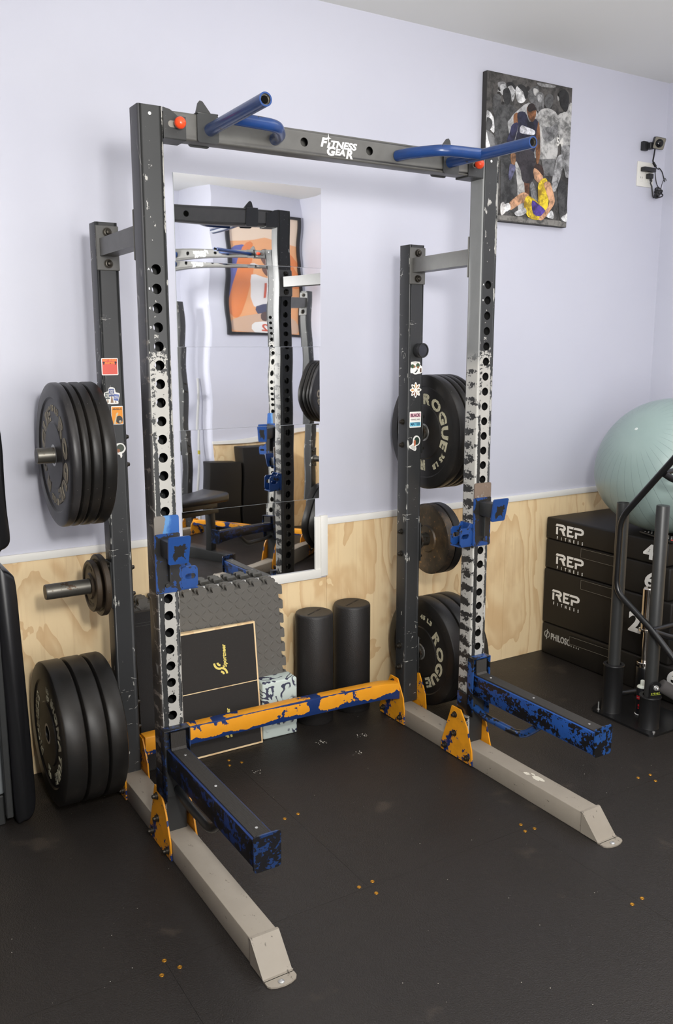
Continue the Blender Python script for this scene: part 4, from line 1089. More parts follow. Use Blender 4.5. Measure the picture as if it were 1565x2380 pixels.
me = bpy.data.meshes.new('ball_skin'); bm = bmesh.new(); bmesh.ops.create_uvsphere(bm, u_segments=96, v_segments=64, radius=BR)
inv = qr.inverted()
for v in bm.verts:
    wv = qr @ v.co
    if wv.z < 0: wv.z *= (.262/BR)
    v.co = inv @ wv
bm.to_mesh(me); bm.free(); me.shade_smooth(); me.materials.append(ballmat())
o = bpy.data.objects.new('ball_skin', me); COL.objects.link(o); o.parent = t; o.location = bc-t.location; o.rotation_mode = 'QUATERNION'; o.rotation_quaternion = qr
pv = bc + pole*BR
g = G(); g.lathe([(-.004, .008), (.001, .007), (.0015, .005), (.0015, 0)], pv, pole, 18, False); part('pole_highlight', g, plain((200, 208, 204), .4), t, origin=pv)  # pale disc colours in the highlight where the ball's grooves meet

# ------------------------------------------------------------------ push sled
t = thing('weight_sled', 'black steel weight sled with two upright poles and a bent tube handle', 'sled', (2.02, -.06, 0))
S = M['black_sled']
g = G(); g.prism([(1.903, -.215), (1.915, -.229), (2.06, -.232), (2.172, -.20), (2.172, .14), (2.04, .14), (1.915, .088), (1.903, .072)], lambda a, b, t_: Vector((a, b, t_)), .0005, .009); part('base_plate', g, S, t, smooth=0)
for (x, y, hs) in ((1.965, .028, .205), (1.967, -.160, .132)):
    g = G(); g.lathe([(0, .041), (.003, .040), (hs-.008, .040), (hs-.004, .0435), (hs, .0425), (hs+.001, .030)], (x, y, .009), 'z', 32, False); part('socket', g, Mat('satin_black', lin((26, 26, 27)), .45).m if 'satin' not in M else M['satin'], t, origin=(x, y, .009), smooth=50)
    g = G(); z1 = .893
    g.lathe([(0, .0252), (.9-.012-hs, .0252), (.9-.012-hs, .0215), (.9-.03-hs, .0215), (.9-.03-hs, 0)] if y > 0 else [(0, .0252), (.902-hs, .0252), (.905-hs, .0235), (.905-hs, 0)], (x, y, hs+.002), 'z', 28, False)
    part('pole', g, M.get('satin') or M['black_clean'], t, origin=(x, y, hs), smooth=50)
g = G(); HX = 1.928
path = [(HX, -.30, 1.185), (HX, -.2147, 1.0849), (HX, .005, .835), (HX, .008, .535), (HX, -.1796, .4205), (HX, -.330, .302)]
g.tube(path, .0125, 16, .05); part('handle_frame', g, S, t, origin=(HX, -.1, .8), smooth=50)
g = G(); g.tube([(HX, -.188, 1.034), (HX+.03, -.205, 1.012), (HX+.10, -.215, 1.008), (HX+.30, -.225, 1.008)], .013, 14, .02)
g.tube([(HX, -.190, 1.040), (HX+.05, -.192, 1.045), (HX+.30, -.200, 1.045)], .010, 12, .02); part('upper_crossbar', g, S, t, origin=(HX, -.2, 1), smooth=50)
g = G(); g.tube([(HX, -.1850, .417), (HX+.03, -.192, .405), (HX+.08, -.21, .385), (HX+.30, -.215, .385)], .013, 14, .03)
g.tube([(HX, -.180, .423), (HX+.30, -.195, .430)], .011, 12); part('lower_crossbar', g, S, t, origin=(HX, -.2, .4), smooth=50)
g = G(); g.lathe([(0, .006), (.003, .006), (.003, .003), (.034, .003), (.034, 0)], (1.925, .062, .009), 'z', 12, False); part('bolt', g, M['zinc'], t, origin=(1.925, .062, .009))
g = G(); g.lathe([(0, .006), (.005, .0055), (.006, .003), (.006, 0)], (1.935, -.212, .009), 'z', 12, False); part('bolt', g, M['zinc'], t, origin=(1.935, -.212, .009))
g = G(); g.cyl((2.00, .028, .075), (2.12, .0, .075), .011, 14); g.cyl((2.09, .007, .075), (2.13, -.002, .075), .02, 16); part('cross_rod', g, S, t, origin=(2.05, .01, .075), smooth=50)
# pivot lug with foam roller on the front socket
t2 = thing('pivot_roller', 'grey foam padded roller bolted to a black lug on the front sled socket', 'roller pad', (1.967, -.18, .15))
g = G(); lp = [(-.026, -.030), (.026, -.030), (.026, .012)]+[(.026*cos(q), .012+.026*sin(q)) for q in [pi*i/12 for i in range(1, 12)]]+[(-.026, .012)]
ly = -.186
g.prism(lp, lambda a, b, s: Vector((1.958+a*.9, ly-s-a*.35, .170+b)), 0, .005); lug = part('lug', g, S, t2, origin=(1.958, ly, .17), smooth=30)
bolt(lug, (1.958, ly-.005, .183), (-.35, -.93, 0), .009, m=M['zinc'])
g = G(); [g.prism([(-.020+.0065*i, -.003+.002*(i % 2)), (-.016+.0065*i, -.003+.002*(i % 2)), (-.0165+.0065*i, .003+.001*(i % 3)), (-.0195+.0065*i, .003)], lambda a, b, s: Vector((1.958+a*.9, ly-.0055-s-a*.35, .160+b)), 0, .0003) for i in range(6)]; g.prism([(-.022, -.006), (.021, -.006), (.021, -.0048), (-.022, -.0048)], lambda a, b, s: Vector((1.958+a*.9, ly-.0055-s-a*.35, .160+b)), 0, .0003); part('label_print', g, plain((176, 186, 62), .5), lug, 'yellow green printed label', smooth=0)
g = G(); pA, pB = Vector((1.985, -.190, .190)), Vector((2.13, -.292, .082)); g.cyl(pA, pB, .026, 32, .003); part('foam_grip', g, M['foamroller'], t2, origin=pA, smooth=50)

# spray can
t = thing('spray_can', 'black and red spray can with white cap, standing on the sled plate', 'spray can', (2.035, -.062, .009))
cx, cy, z0 = 2.036, -.064, .0095
g = G(); g.lathe([(0, .0225), (.003, .0245), (.006, .0225), (.006, 0)], (cx, cy, z0), 'z', 28, False); part('base_rim', g, M['white_print'], t)
g = G(); g.lathe([(.006, .0228), (.112, .0228), (.118, .021)], (cx, cy, z0), 'z', 32, False); part('can_body', g, Mat('can_black', lin((28, 28, 32)), .3).m, t)
g = G(); g.lathe([(.118, .0215), (.122, .0205), (.126, .015), (.127, .0085), (.127, 0)], (cx, cy, z0), 'z', 28, False); g.lathe([(.126, .0088), (.146, .0084), (.148, .006), (.148, 0)], (cx, cy, z0), 'z', 20, False); part('cap', g, plain((222, 226, 214), .4), t, smooth=50)
g = G(); red = plain((208, 34, 44), .4)
def band(r, q0, q1, za, zb, m):
    n = 14; vs = []
    for i in range(n+1):
        q = q0+(q1-q0)*i/n; vs += [Vector((cx+r*cos(q), cy+r*sin(q), z0+za)), Vector((cx+r*cos(q), cy+r*sin(q), z0+zb))]
    g.mat(m).add(vs, [[2*i, 2*i+2, 2*i+3, 2*i+1] for i in range(n)])
band(.0231, pi*.9, pi*1.9, .078, .085, red); band(.0231, pi*.9, pi*1.9, .070, .076, red); band(.0231, pi*.9, pi*1.9, .0765, .0775, M['white_print'])
band(.0231, pi*1.02, pi*1.30, .040, .050, red); band(.0231, pi*1.02, pi*1.22, .030, .035, red)
band(.0233, pi*1.42, pi*1.52, .004, .118, M['white_print']); band(.0234, pi*1.44, pi*1.50, .004, .118, red)
part('label', g, None, t, 'red bands and red and white straw on the can')

# loadable dumbbell handle standing on end
t = thing('dumbbell_handle', 'chrome loadable dumbbell handle standing on end behind the sled', 'dumbbell handle', (2.165, .055, 0))
cx, cy = 2.213, .075
g = G(); g.lathe([(.001, .031), (.004, .033), (.135, .033), (.139, .031), (.139, 0)], (cx, cy, 0), 'z', 28, False); part('rubber_end', g, S, t, smooth=40)
g = G(); g.lathe([(.139, .020), (.150, .020), (.150, .033), (.160, .033), (.162, .031), (.162, .013), (.300, .013), (.300, .032), (.309, .032), (.311, .025), (.487, .025), (.490, .022), (.490, 0)], (cx, cy, 0), 'z', 40, False); part('chrome_shaft', g, M['chrome'], t, smooth=35)

# ------------------------------------------------------------------ bench stored on end at the left edge
t = thing('upright_bench', 'black padded bench stored on end at the left edge of the room', 'bench', (-.36, .55, 0))
pad = Mat('black_upholstery', lin((22, 22, 24)), .32); pad.bump(pad.noise(9, 3, .5), .12, .004); pad = pad.m
def padmesh(poly, y0, y1, x0=0):
    g = G(); n = len(poly); b = .014; L = []
    cxx = sum(p[0] for p in poly)/n; czz = sum(p[1] for p in poly)/n
    for yy, ins in ((y0, .012), (y0+.004, .004), (y0+.012, 0), (y1-.012, 0), (y1-.004, .004), (y1, .012)):
        for a, z in poly:
            d = Vector((a-cxx, (z-czz)*.25)); 
            if d.length: d.normalize()
            L.append(Vector((a-d.x*ins, yy, z-d.y*ins)))
    fs = [list(range(n))[::-1], [5*n+i for i in range(n)]]
    for r in range(5):
        for i in range(n): j = (i+1) % n; fs.append([r*n+i, r*n+j, (r+1)*n+j, (r+1)*n+i])
    return g.add(L, fs)
low = smoothpoly([(-.352, .03), (-.325, .006), (-.300, .018), (-.287, .06), (-.286, .16), (-.292, .45), (-.299, .72), (-.303, .800), (-.312, .822), (-.335, .838), (-.356, .848), (-.362, .60), (-.356, .30)], 5)
part('seat_pad', padmesh(low, .40, .66), pad, t, smooth=60)
upp = smoothpoly([(-.372, .905), (-.335, .900), (-.313, .915), (-.308, .945), (-.312, 1.02), (-.313, 1.12), (-.312, 1.20), (-.316, 1.27), (-.330, 1.35), (-.352, 1.40), (-.372, 1.40)], 5)
part('back_pad', padmesh(upp, .40, .66), pad, t, smooth=60)
g = G(); g.box(-.378, -.357, .405, .655, .03, .84, .003, 1); part('backing_board', g, M['black_clean'], t)
g = G(); g.box(-.375, -.36, .41, .65, .92, 1.38, .003, 1); part('backing_board', g, M['black_clean'], t)
g = G(); g.box(-.455, -.378, .43, .50, .105, 1.25, .004, 1); part('steel_frame', g, Mat('grey_frame', lin((112, 116, 118)), .5).m, t)
g = G(); g.box(-.46, -.378, .43, .63, .0, .10, .004, 1); part('end_foot', g, M['black_clean'], t)

# ------------------------------------------------------------------ wall things
t = thing('canvas_print', 'stretched canvas print of basketball figures on the lavender wall', 'picture', wl(2.04, 2.344, .015))
g = G(); wallbox(g, 1.788, 2.291, .001, .030, 2.044, 2.645, .002)
part('canvas', g, plain((52, 50, 48), .7), t)
CANV = [((112,110,105),0,[(0.002,0.021),(0.1,0.026),(0.501,0.027),(0.501,0.002),(0.002,0.007)]),
((120,120,120),1,[(0.06,0.56),(0.097,0.568),(0.111,0.549),(0.086,0.534),(0.067,0.54)]),
((165,165,165),1,[(0.075,0.553),(0.102,0.557),(0.103,0.53),(0.087,0.514),(0.076,0.532)]),
((140,140,140),1,[(0.286,0.592),(0.343,0.595),(0.393,0.595),(0.389,0.586),(0.309,0.58)]),
((75,75,75),1,[(0.038,0.504),(0.071,0.514),(0.08,0.486),(0.074,0.444),(0.036,0.442)]),
((95,95,95),1,[(0.239,0.555),(0.291,0.578),(0.303,0.516),(0.287,0.489),(0.237,0.519)]),
((166,165,162),1,[(0.265,0.565),(0.294,0.563),(0.291,0.542),(0.271,0.539)]),
((100,100,100),1,[(0.284,0.547),(0.324,0.552),(0.331,0.495),(0.301,0.473),(0.282,0.501)]),
((160,160,160),1,[(0.291,0.542),(0.317,0.545),(0.314,0.517),(0.297,0.515)]),
((215,215,215),1,[(0.002,0.426),(0.005,0.443),(0.032,0.429),(0.046,0.393),(0.045,0.357),(0.014,0.377),(0.002,0.385)]),
((70,70,70),1,[(0.002,0.406),(0.008,0.416),(0.03,0.408),(0.034,0.382),(0.01,0.359),(0.002,0.373)]),
((110,110,110),1,[(0.002,0.355),(0.006,0.364),(0.053,0.34),(0.05,0.298),(0.002,0.287)]),
((205,205,205),1,[(0.004,0.358),(0.014,0.329),(0.027,0.298),(0.002,0.294),(0.002,0.327)]),
((74,74,74),1,[(0.046,0.452),(0.106,0.48),(0.166,0.473),(0.185,0.428),(0.172,0.335),(0.132,0.27),(0.09,0.254),(0.057,0.298),(0.048,0.381)]),
((62,62,62),0,[(0.086,0.302),(0.186,0.313),(0.191,0.215),(0.191,0.041),(0.095,0.04)]),
((45,45,45),1,[(0.089,0.531),(0.111,0.545),(0.133,0.538),(0.138,0.511),(0.123,0.48),(0.099,0.486)]),
((185,185,185),1,[(0.111,0.558),(0.135,0.567),(0.159,0.556),(0.157,0.523),(0.143,0.494),(0.131,0.534)]),
((35,35,35),1,[(0.108,0.564),(0.135,0.573),(0.162,0.556),(0.159,0.544),(0.136,0.559),(0.111,0.549)]),
((135,135,135),1,[(0.288,0.474),(0.318,0.414),(0.366,0.295),(0.353,0.275),(0.319,0.321)]),
((160,160,160),1,[(0.158,0.449),(0.238,0.504),(0.288,0.474),(0.342,0.386),(0.362,0.285),(0.298,0.281),(0.174,0.293),(0.122,0.396),(0.136,0.425)]),
((200,200,200),1,[(0.164,0.557),(0.191,0.568),(0.222,0.556),(0.224,0.517),(0.199,0.496),(0.173,0.501),(0.161,0.53)]),
((40,40,40),1,[(0.17,0.562),(0.195,0.572),(0.229,0.557),(0.232,0.527),(0.218,0.516),(0.205,0.542),(0.183,0.554)]),
((166,165,162),1,[(0.172,0.253),(0.221,0.224),(0.244,0.127),(0.234,0.06),(0.199,0.054),(0.19,0.153)]),
((130,130,130),1,[(0.265,0.16),(0.286,0.177),(0.317,0.101),(0.31,0.075),(0.287,0.08)]),
((80,80,80),1,[(0.333,0.538),(0.355,0.556),(0.382,0.551),(0.384,0.521),(0.363,0.496),(0.338,0.505)]),
((166,165,162),1,[(0.297,0.469),(0.358,0.496),(0.419,0.473),(0.424,0.395),(0.417,0.286),(0.325,0.281),(0.306,0.381)]),
((125,125,125),1,[(0.327,0.412),(0.376,0.421),(0.416,0.441),(0.423,0.408),(0.384,0.362),(0.334,0.366)]),
((105,105,105),0,[(0.326,0.28),(0.414,0.292),(0.402,0.215),(0.348,0.211)]),
((166,165,162),1,[(0.419,0.476),(0.464,0.497),(0.501,0.536),(0.501,0.358),(0.443,0.352),(0.42,0.426)]),
((35,35,35),1,[(0.418,0.568),(0.449,0.588),(0.48,0.568),(0.481,0.521),(0.464,0.494),(0.432,0.521)]),
((140,140,140),0,[(0.443,0.35),(0.501,0.358),(0.501,0.217),(0.482,0.218),(0.454,0.288)]),
((70,70,70),1,[(0.436,0.194),(0.484,0.183),(0.501,0.084),(0.498,0.034),(0.456,0.035)]),
((155,155,155),1,[(0.425,0.301),(0.464,0.308),(0.457,0.241),(0.42,0.151),(0.395,0.175),(0.406,0.236)]),
((118,78,50),1,[(0.154,0.442),(0.179,0.453),(0.188,0.41),(0.16,0.399)]),
((42,42,72),1,[(0.147,0.402),(0.181,0.412),(0.163,0.341),(0.131,0.303),(0.117,0.326),(0.136,0.374)]),
((118,78,50),1,[(0.286,0.422),(0.305,0.427),(0.316,0.352),(0.316,0.28),(0.3,0.258),(0.29,0.318)]),
((34,35,54),1,[(0.175,0.452),(0.22,0.462),(0.246,0.426),(0.276,0.442),(0.297,0.433),(0.29,0.386),(0.279,0.301),(0.166,0.289),(0.168,0.341),(0.182,0.397)]),
((70,62,60),0,[(0.29,0.358),(0.314,0.361),(0.317,0.339),(0.291,0.337)]),
((95,60,40),1,[(0.225,0.2),(0.26,0.203),(0.26,0.159),(0.26,0.119),(0.238,0.117),(0.231,0.157)]),
((48,44,48),1,[(0.166,0.292),(0.279,0.306),(0.281,0.186),(0.222,0.175),(0.204,0.222)]),
((128,84,54),1,[(0.229,0.482),(0.256,0.497),(0.282,0.483),(0.282,0.452),(0.264,0.427),(0.239,0.444)]),
((38,30,28),1,[(0.23,0.476),(0.242,0.499),(0.269,0.502),(0.283,0.48),(0.266,0.474),(0.244,0.466)]),
((140,100,70),1,[(0.143,0.28),(0.172,0.285),(0.17,0.244),(0.153,0.236)]),
((95,95,125),1,[(0.142,0.241),(0.173,0.235),(0.169,0.213),(0.147,0.174),(0.134,0.185),(0.137,0.216)]),
((205,205,210),1,[(0.199,0.405),(0.23,0.403),(0.279,0.394),(0.275,0.375),(0.231,0.373),(0.192,0.377)]),
((192,146,112),1,[(0.281,0.23),(0.3,0.247),(0.335,0.238),(0.339,0.207),(0.349,0.186),(0.322,0.177),(0.29,0.193)]),
((52,36,30),1,[(0.28,0.242),(0.309,0.259),(0.339,0.242),(0.341,0.211),(0.32,0.224),(0.301,0.235)]),
((234,186,40),1,[(0.315,0.177),(0.353,0.202),(0.372,0.182),(0.38,0.122),(0.37,0.067),(0.323,0.083),(0.314,0.126)]),
((192,146,112),1,[(0.141,0.076),(0.183,0.109),(0.226,0.131),(0.262,0.119),(0.25,0.089),(0.215,0.083),(0.153,0.05)]),
((234,186,40),1,[(0.253,0.119),(0.322,0.092),(0.37,0.061),(0.326,0.021),(0.258,0.03),(0.231,0.078)]),
((76,56,140),1,[(0.279,0.1),(0.323,0.086),(0.363,0.063),(0.341,0.038),(0.289,0.045)]),
((192,146,112),1,[(0.347,0.18),(0.381,0.189),(0.401,0.159),(0.419,0.109),(0.397,0.072),(0.351,0.024),(0.322,0.025),(0.356,0.056),(0.384,0.097),(0.366,0.137)]),
((236,232,232),1,[(0.113,0.066),(0.141,0.079),(0.153,0.057),(0.125,0.042)]),
((214,208,205),1,[(0.094,0.071),(0.115,0.079),(0.127,0.045),(0.104,0.025),(0.095,0.034)]),
((205,205,205),1,[(0.175,0.04),(0.212,0.058),(0.238,0.066),(0.246,0.045),(0.2,0.027)]),
((215,215,215),1,[(0.371,0.038),(0.397,0.066),(0.412,0.057),(0.413,0.033)]),
((215,215,215),1,[(0.464,0.042),(0.492,0.057),(0.501,0.071),(0.501,0.027),(0.475,0.028)])]
def printed(c):
    k = ('pr', c)
    if k not in _cache:
        m = Mat('print_%d_%d_%d' % c, lin(c), .6); lo = lin(tuple(int(q*.62) for q in c)); hi = lin(tuple(min(255, int(q*1.18)+6) for q in c))
        m.setcol(m.mix((m.noise(34, 5, .7, (1, 1, 1), (c[0]*.1, c[1]*.1, 3), .6)+(m.noise(11, 2, .5)-.5)*.6).step(.30, .68), lo, hi)); _cache[k] = m.m
    return _cache[k]
g = G(); cf = lambda a, b, s: wl(1.788+a, 2.044+b, .0301+s)
g.mat(printed((74, 72, 69))).prism([(.001, .001), (.502, .001), (.502, .600), (.001, .600)], cf, 0, .0001)
i = 0; rc = random.Random(11)
for k in range(46):
    a0, b0 = rc.uniform(.03, .48), rc.uniform(.40, .555); v_ = rc.choice([44, 60, 88, 120, 150, 170]); r0 = rc.uniform(.008, .015); i += .2
    g.mat(printed((v_, v_-1, v_-3))); pp = [(a0+(a-a0)*.8, b) for a, b in circ(a0, b0, r0, 12, r0*1.5)]; g.add([cf(a, b, .0001+.00006*i) for a, b in pp], [list(range(12))])
    g.mat(printed((38, 36, 34))); pp = [(a0+(a-a0)*.8, b) for a, b in circ(a0, b0+r0*.9, r0*.95, 12, r0*.7)]; g.add([cf(a, b, .00011+.00006*i) for a, b in pp], [list(range(12))])
for c, s_, q in CANV:
    i += 1; p = smoothpoly(q, 3) if s_ else q
    p = [(min(max(a, .001), .502), min(max(b, .001), .6)) for a, b in p]
    g.mat(printed(tuple(c))); n = len(p); g.add([cf(a, b, .0001+.00006*i) for a, b in p], [list(range(n))])
g.mat(plain((226, 224, 218), .6)).text('54', .048, lambda a, b, s: cf(.4335+a, .362+b, .0045+s), .0001, .03, sx=.85)
part('print', g, None, t, smooth=0)

t = thing('power_outlet', 'white double power outlet plate high on the wall', 'outlet', wl(2.84, 2.33, 0))
g = G(); xf = Matrix.Translation((0, WD, 0)) @ Matrix.Rotation(PH, 4, 'Z')
g.box(2.783, 2.899, -.006, 0, 2.275, 2.390, .0025, 2, xf); pw = plain((232, 230, 222), .4); part('cover_plate', g, pw, t)
for x in (2.812, 2.868):
    g = G(); g.box(x-.017, x+.017, -.0072, -.006, 2.297, 2.368, .001, 1, xf); part('receptacle', g, pw, t)
g = G()
for x in (2.812, 2.868):
    for z in (2.316, 2.35):
        for dx in (-.006, .006): g.box(x+dx-.001, x+dx+.001, -.0075, -.007, z-.004, z+.004, 0, 1, xf)
part('slots', g, plain((60, 58, 56), .5), t)
blk = Mat('black_plastic', lin((34, 34, 36)), .45).m
t = thing('plug_adapter', 'slim black plug adapter in the upper half of the outlet', 'plug', wl(2.83, 2.355, .01))
g = G(); g.box(2.802, 2.885, -.034, -.0073, 2.343, 2.363, .003, 2, xf); part('adapter_body', g, blk, t)
t = thing('wall_charger', 'black plug with its cord bundled up below the outlet', 'charger', wl(2.88, 2.31, .01))
g = G(); g.box(2.842, 2.872, -.032, -.0073, 2.312, 2.336, .004, 2, xf); g.tube([wl(2.860, 2.318, .024), wl(2.862, 2.300, .024)], .0065, 10); part('plug', g, blk, t)
wr_ = [(2.862, 2.300), (2.866, 2.275), (2.874, 2.245), (2.884, 2.226), (2.900, 2.236), (2.930, 2.268), (2.955, 2.296), (2.975, 2.310), (2.978, 2.322)]
g = G(); g.tube([wl(a, b, .028) for a, b in smoothpoly(wr_, 3)[:-12]], .0033, 8)
g.tube([wl(a, b, .030) for a, b in smoothpoly([(2.884, 2.344), (2.888, 2.315), (2.900, 2.288), (2.918, 2.270), (2.925, 2.250)], 4)[:-8]], .0022, 8)
g.tube([wl(a, b, .030) for a, b in smoothpoly([(2.908, 2.362), (2.930, 2.352), (2.945, 2.328), (2.960, 2.300), (2.976, 2.290)], 4)[:-8]], .0026, 8)
g.tube([wl(a, b, .030) for a, b in smoothpoly([(2.932, 2.262), (2.940, 2.300), (2.958, 2.322), (2.968, 2.306), (2.955, 2.285)], 4)[:-8]], .0016, 8)
rr = random.Random(7)
for k in range(9):
    c = (2.922+rr.uniform(-.012, .014), 2.252+rr.uniform(-.010, .012)); r1, r2_ = rr.uniform(.010, .022), rr.uniform(.008, .015); ro = rr.uniform(0, pi)
    g.tube([wl(c[0]+r1*cos(q)*cos(ro)-r2_*sin(q)*sin(ro), c[1]+r1*cos(q)*sin(ro)+r2_*sin(q)*cos(ro), .018+.008*sin(2*q+k)+k*.0012) for q in [2*pi*i/20 for i in range(20)]], .0030, 8, closed=True)
part('cord_coil', g, blk, t, smooth=60)
t = thing('security_camera', 'small square black security camera clipped on the wall above the outlet', 'camera', wl(2.86, 2.47, .02))
g = G(); g.box(2.800, 2.835, -.020, -.0005, 2.440, 2.482, .003, 2, xf); g.box(2.826, 2.852, -.040, -.010, 2.446, 2.476, .003, 1, xf); part('wall_clip', g, blk, t)
cc = wl(2.862, 2.470, .058); ax = Vector((-.50, -.84, -.20)).normalized(); rtv = Vector((ax.y, -ax.x, 0)).normalized()*-1; upv2 = rtv.cross(ax) if rtv.cross(ax).z > 0 else ax.cross(rtv)
def cf2(a, b, s):
    ca, sa = cos(-.18), sin(-.18); return cc + rtv*(a*ca-b*sa) + upv2*(a*sa+b*ca) + ax*s
g = G(); g.mat(blk).prism(rrect(-.027, .027, -.027, .027, .007), cf2, -.020, .006)
g.mat(plain((120, 116, 104), .4)).prism(rrect(-.0255, .0255, -.0255, .0255, .006), cf2, .006, .0066); hb = part('housing', g, None, t, smooth=40)
g = G(); g.lathe([(0, .0195), (.004, .0185), (.008, .0145), (.010, .008), (.0105, 0)], cc+ax*.0066, ax, 28, False); part('lens', g, Mat('lens_glass', lin((12, 12, 14)), .05).m, t, smooth=60)
g = G(); g.tube([wl(2.852, 2.446, .045), wl(2.860, 2.420, .035), wl(2.866, 2.395, .025), wl(2.872, 2.388, .024)], .0036, 8, .01)
g.tube([wl(2.872, 2.388, .024), wl(2.890, 2.372, .024)], .0060, 10); g.tube([wl(2.890, 2.372, .024), wl(2.900, 2.362, .026), wl(2.908, 2.360, .030)], .0025, 8, .005); part('cable', g, blk, t, smooth=60)

# ------------------------------------------------------------------ far side of the room, seen in the mirror
t = thing('framed_poster', 'black framed basketball poster seen in the mirror', 'poster', (2.60, -2.79, 2.03))
F2 = lambda a, b, s: Vector((2.60-a, -2.7995+s, 2.03+b))
g = G(); fwd = .028
for (a0, a1, b0, b1) in ((-.355, .355, .472, .50), (-.355, .355, -.50, -.472), (-.355, -.327, -.472, .472), (.327, .355, -.472, .472)): g.prism([(a0, b0), (a1, b0), (a1, b1), (a0, b1)], F2, 0, .022)
part('frame', g, Mat('frame_black', lin((30, 30, 32)), .3).m, t, smooth=0)
g = G(); sh = [((240, 172, 116), [(-.33, -.475), (.33, -.475), (.33, .475), (-.33, .475)]), ((238, 214, 190), smoothpoly([(-.33, .30), (0, .36), (.33, .30), (.33, .475), (-.33, .475)], 2)), ((232, 132, 60), smoothpoly([(-.33, .12), (-.18, .30), (-.12, .20), (-.20, -.02), (-.33, -.05)], 3)), ((90, 96, 170), smoothpoly([(.18, .26), (.33, .20), (.33, -.10), (.24, -.02)], 3)), ((232, 132, 60), smoothpoly([(.12, .30), (.22, .24), (.33, -.15), (.26, -.30), (.16, 0)], 3)),
 ((110, 72, 58), smoothpoly([(-.06, .20), (0, .25), (.06, .20), (.05, .10), (0, .05), (-.05, .10)], 3)), ((236, 232, 230), smoothpoly([(-.16, .06), (0, .03), (.16, .06), (.12, -.16), (-.12, -.16)], 3)), ((170, 160, 190), smoothpoly([(-.20, .02), (-.14, .06), (-.12, -.14), (-.22, -.10)], 3)), ((60, 64, 96), smoothpoly([(-.10, -.16), (.10, -.16), (.06, -.26), (-.06, -.26)], 3)), ((214, 178, 150), smoothpoly([(-.30, -.30), (-.10, -.22), (.12, -.24), (.30, -.32), (.30, -.46), (-.30, -.46)], 3)), ((84, 58, 50), smoothpoly([(-.05, -.22), (.05, -.22), (.05, -.31), (-.05, -.31)], 3)), ((240, 238, 234), smoothpoly([(-.12, -.34), (.12, -.34), (.13, -.47), (-.13, -.47)], 3))]
for i, (c, p) in enumerate(sh):
    p = [(min(max(a, -.33), .33), min(max(b, -.475), .475)) for a, b in p]; g.mat(plain(c, .3)).add([F2(a, b, .004+.0002*i) for a, b in p], [list(range(len(p)))])
g.mat(plain((206, 84, 50), .4)).text('11', .13, lambda a, b, s: F2(a, b-.07, .0075+s), .0002, .03); g.text('32', .13, lambda a, b, s: F2(a, b-.41, .0075+s), .0002, .03)
part('print', g, None, t, smooth=0)
g = G(); g.add([F2(a, b, .012) for a, b in ((-.33, -.475), (.33, -.475), (.33, .475), (-.33, .475))], [[0, 1, 2, 3]])
gl = Mat('poster_glazing', (1, 1, 1, 1), .03); tr_ = gl.nt.nodes.new('ShaderNodeBsdfTransparent'); gs_ = gl.nt.nodes.new('ShaderNodeBsdfGlossy'); gs_.inputs['Roughness'].default_value = .04; mx_ = gl.nt.nodes.new('ShaderNodeMixShader'); mx_.inputs[0].default_value = .07; gl.nt.links.new(tr_.outputs[0], mx_.inputs[1]); gl.nt.links.new(gs_.outputs[0], mx_.inputs[2]); gl.nt.links.new(mx_.outputs[0], gl.nt.nodes['Material Output'].inputs['Surface']); part('glazing', g, gl.m, t, smooth=0)

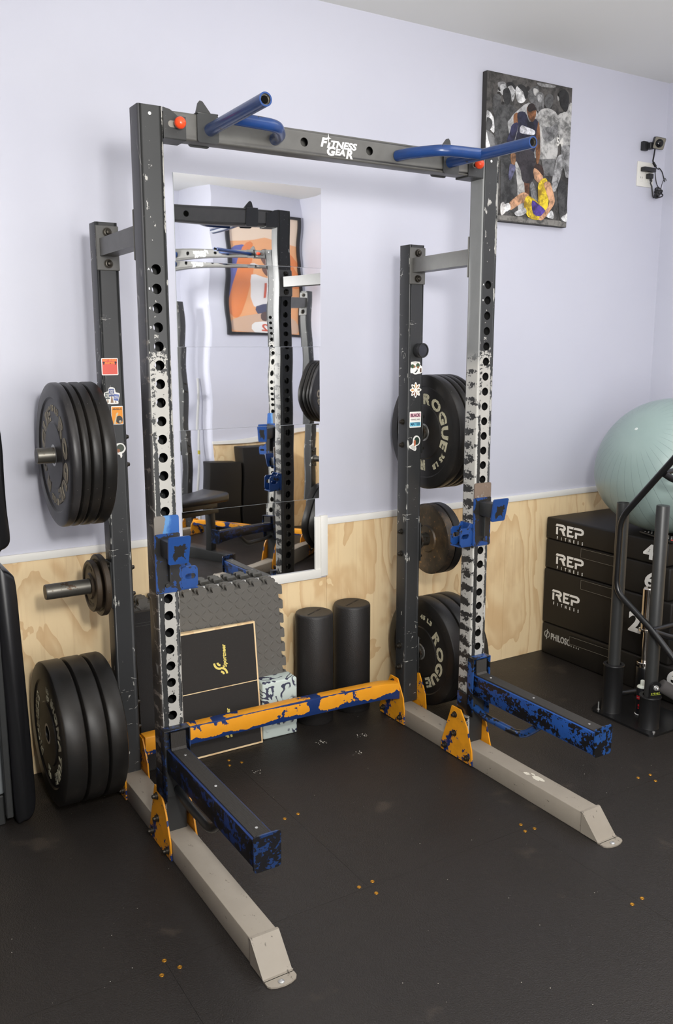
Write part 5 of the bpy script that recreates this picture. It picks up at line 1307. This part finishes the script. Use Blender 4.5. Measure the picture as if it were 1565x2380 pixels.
# the twin rack, its front turned towards the mirror
TW = Matrix.Translation((1.95, -1.45, 0)) @ Matrix.Rotation(radians(-115.5), 4, 'Z')
def twin(src, label, group=None):
    c = copy_tree(src); c['label'] = label
    if group: c['group'] = group
    elif 'group' in c: del c['group']
    m = TW @ Matrix.Translation(src.location); c.location = m.to_translation(); c.rotation_euler = (0, 0, radians(-115.5)); return c
r2 = twin(rack, 'twin black rack across the room, seen only in the mirror')
for o in [q for q in r2.children_recursive if q.name.startswith('sticker') or q.name.startswith('label_remnant')]: bpy.data.objects.remove(o)
twin(hookL, 'blue barbell hook on the twin rack, nearer the mirror'); twin(hookR, 'blue barbell hook on the twin rack, far side in the mirror')
twin(spL, 'blue safety arm of the twin rack, nearer the mirror'); twin(spR, 'blue safety arm of the twin rack, far side in the mirror')
for k, b in enumerate(UP_PLATES): twin(b, ['outer', 'second', 'third', 'inner'][k] + ' bumper plate on the upper sleeve of the twin rack', 'plates on the twin rack, seen in the mirror')
for k, b in enumerate(LOW_PLATES): twin(b, ['outer', 'middle', 'inner'][k] + ' bumper plate on the lower sleeve of the twin rack', 'plates on the twin rack, seen in the mirror')

# flat bench and spare boxes seen in the mirror
t = thing('flat_bench', 'flat black bench inside the twin rack, seen in the mirror', 'bench', TW @ Vector((.61, -.45, 0)))
bx_ = lambda g, *a: g.box(*a[:6], a[6], 2, TW)
g = G(); bx_(g, .47, .75, -.95, .12, .42, .485, .022); part('seat_pad', g, pad, t, smooth=50)
g = G(); bx_(g, .58, .64, -.90, .10, .36, .42, .003)
for y in (-.85, .02): bx_(g, .58, .64, y-.03, y+.03, .05, .36, .003); bx_(g, .38, .84, y-.03, y+.03, 0, .05, .003)
part('frame', g, M['black_clean'], t)
for i, (x0, x1, h, lab) in enumerate(((2.00, 2.29, .58, 'low black padded box by the far wall, seen in the mirror'), (2.31, 2.66, .76, 'taller black padded box in the far corner, seen in the mirror'))):
    t = thing('padded_box', lab, 'padded box', ((x0+x1)/2, -2.70, 0)); g = G(); g.box(x0, x1, -2.775, -2.62, 0, h, .01, 2); part('cushion', g, vinyl, t)
t = thing('white_pole', 'slim white pole leaning on the far wall corner, seen in the mirror', 'pole', (2.06, -2.97, 0))
g = G(); pa, pb = Vector((2.01, -2.95, 0)), Vector((2.112, -3.02, 1.28)); g.cyl(pa, pb, .012, 14); part('tube', g, M['white_print'], t)
g = G(); g.cyl(pa.lerp(pb, .5), pa.lerp(pb, .54), .0125, 14); part('warning_label', g, plain((214, 200, 60), .5), t)
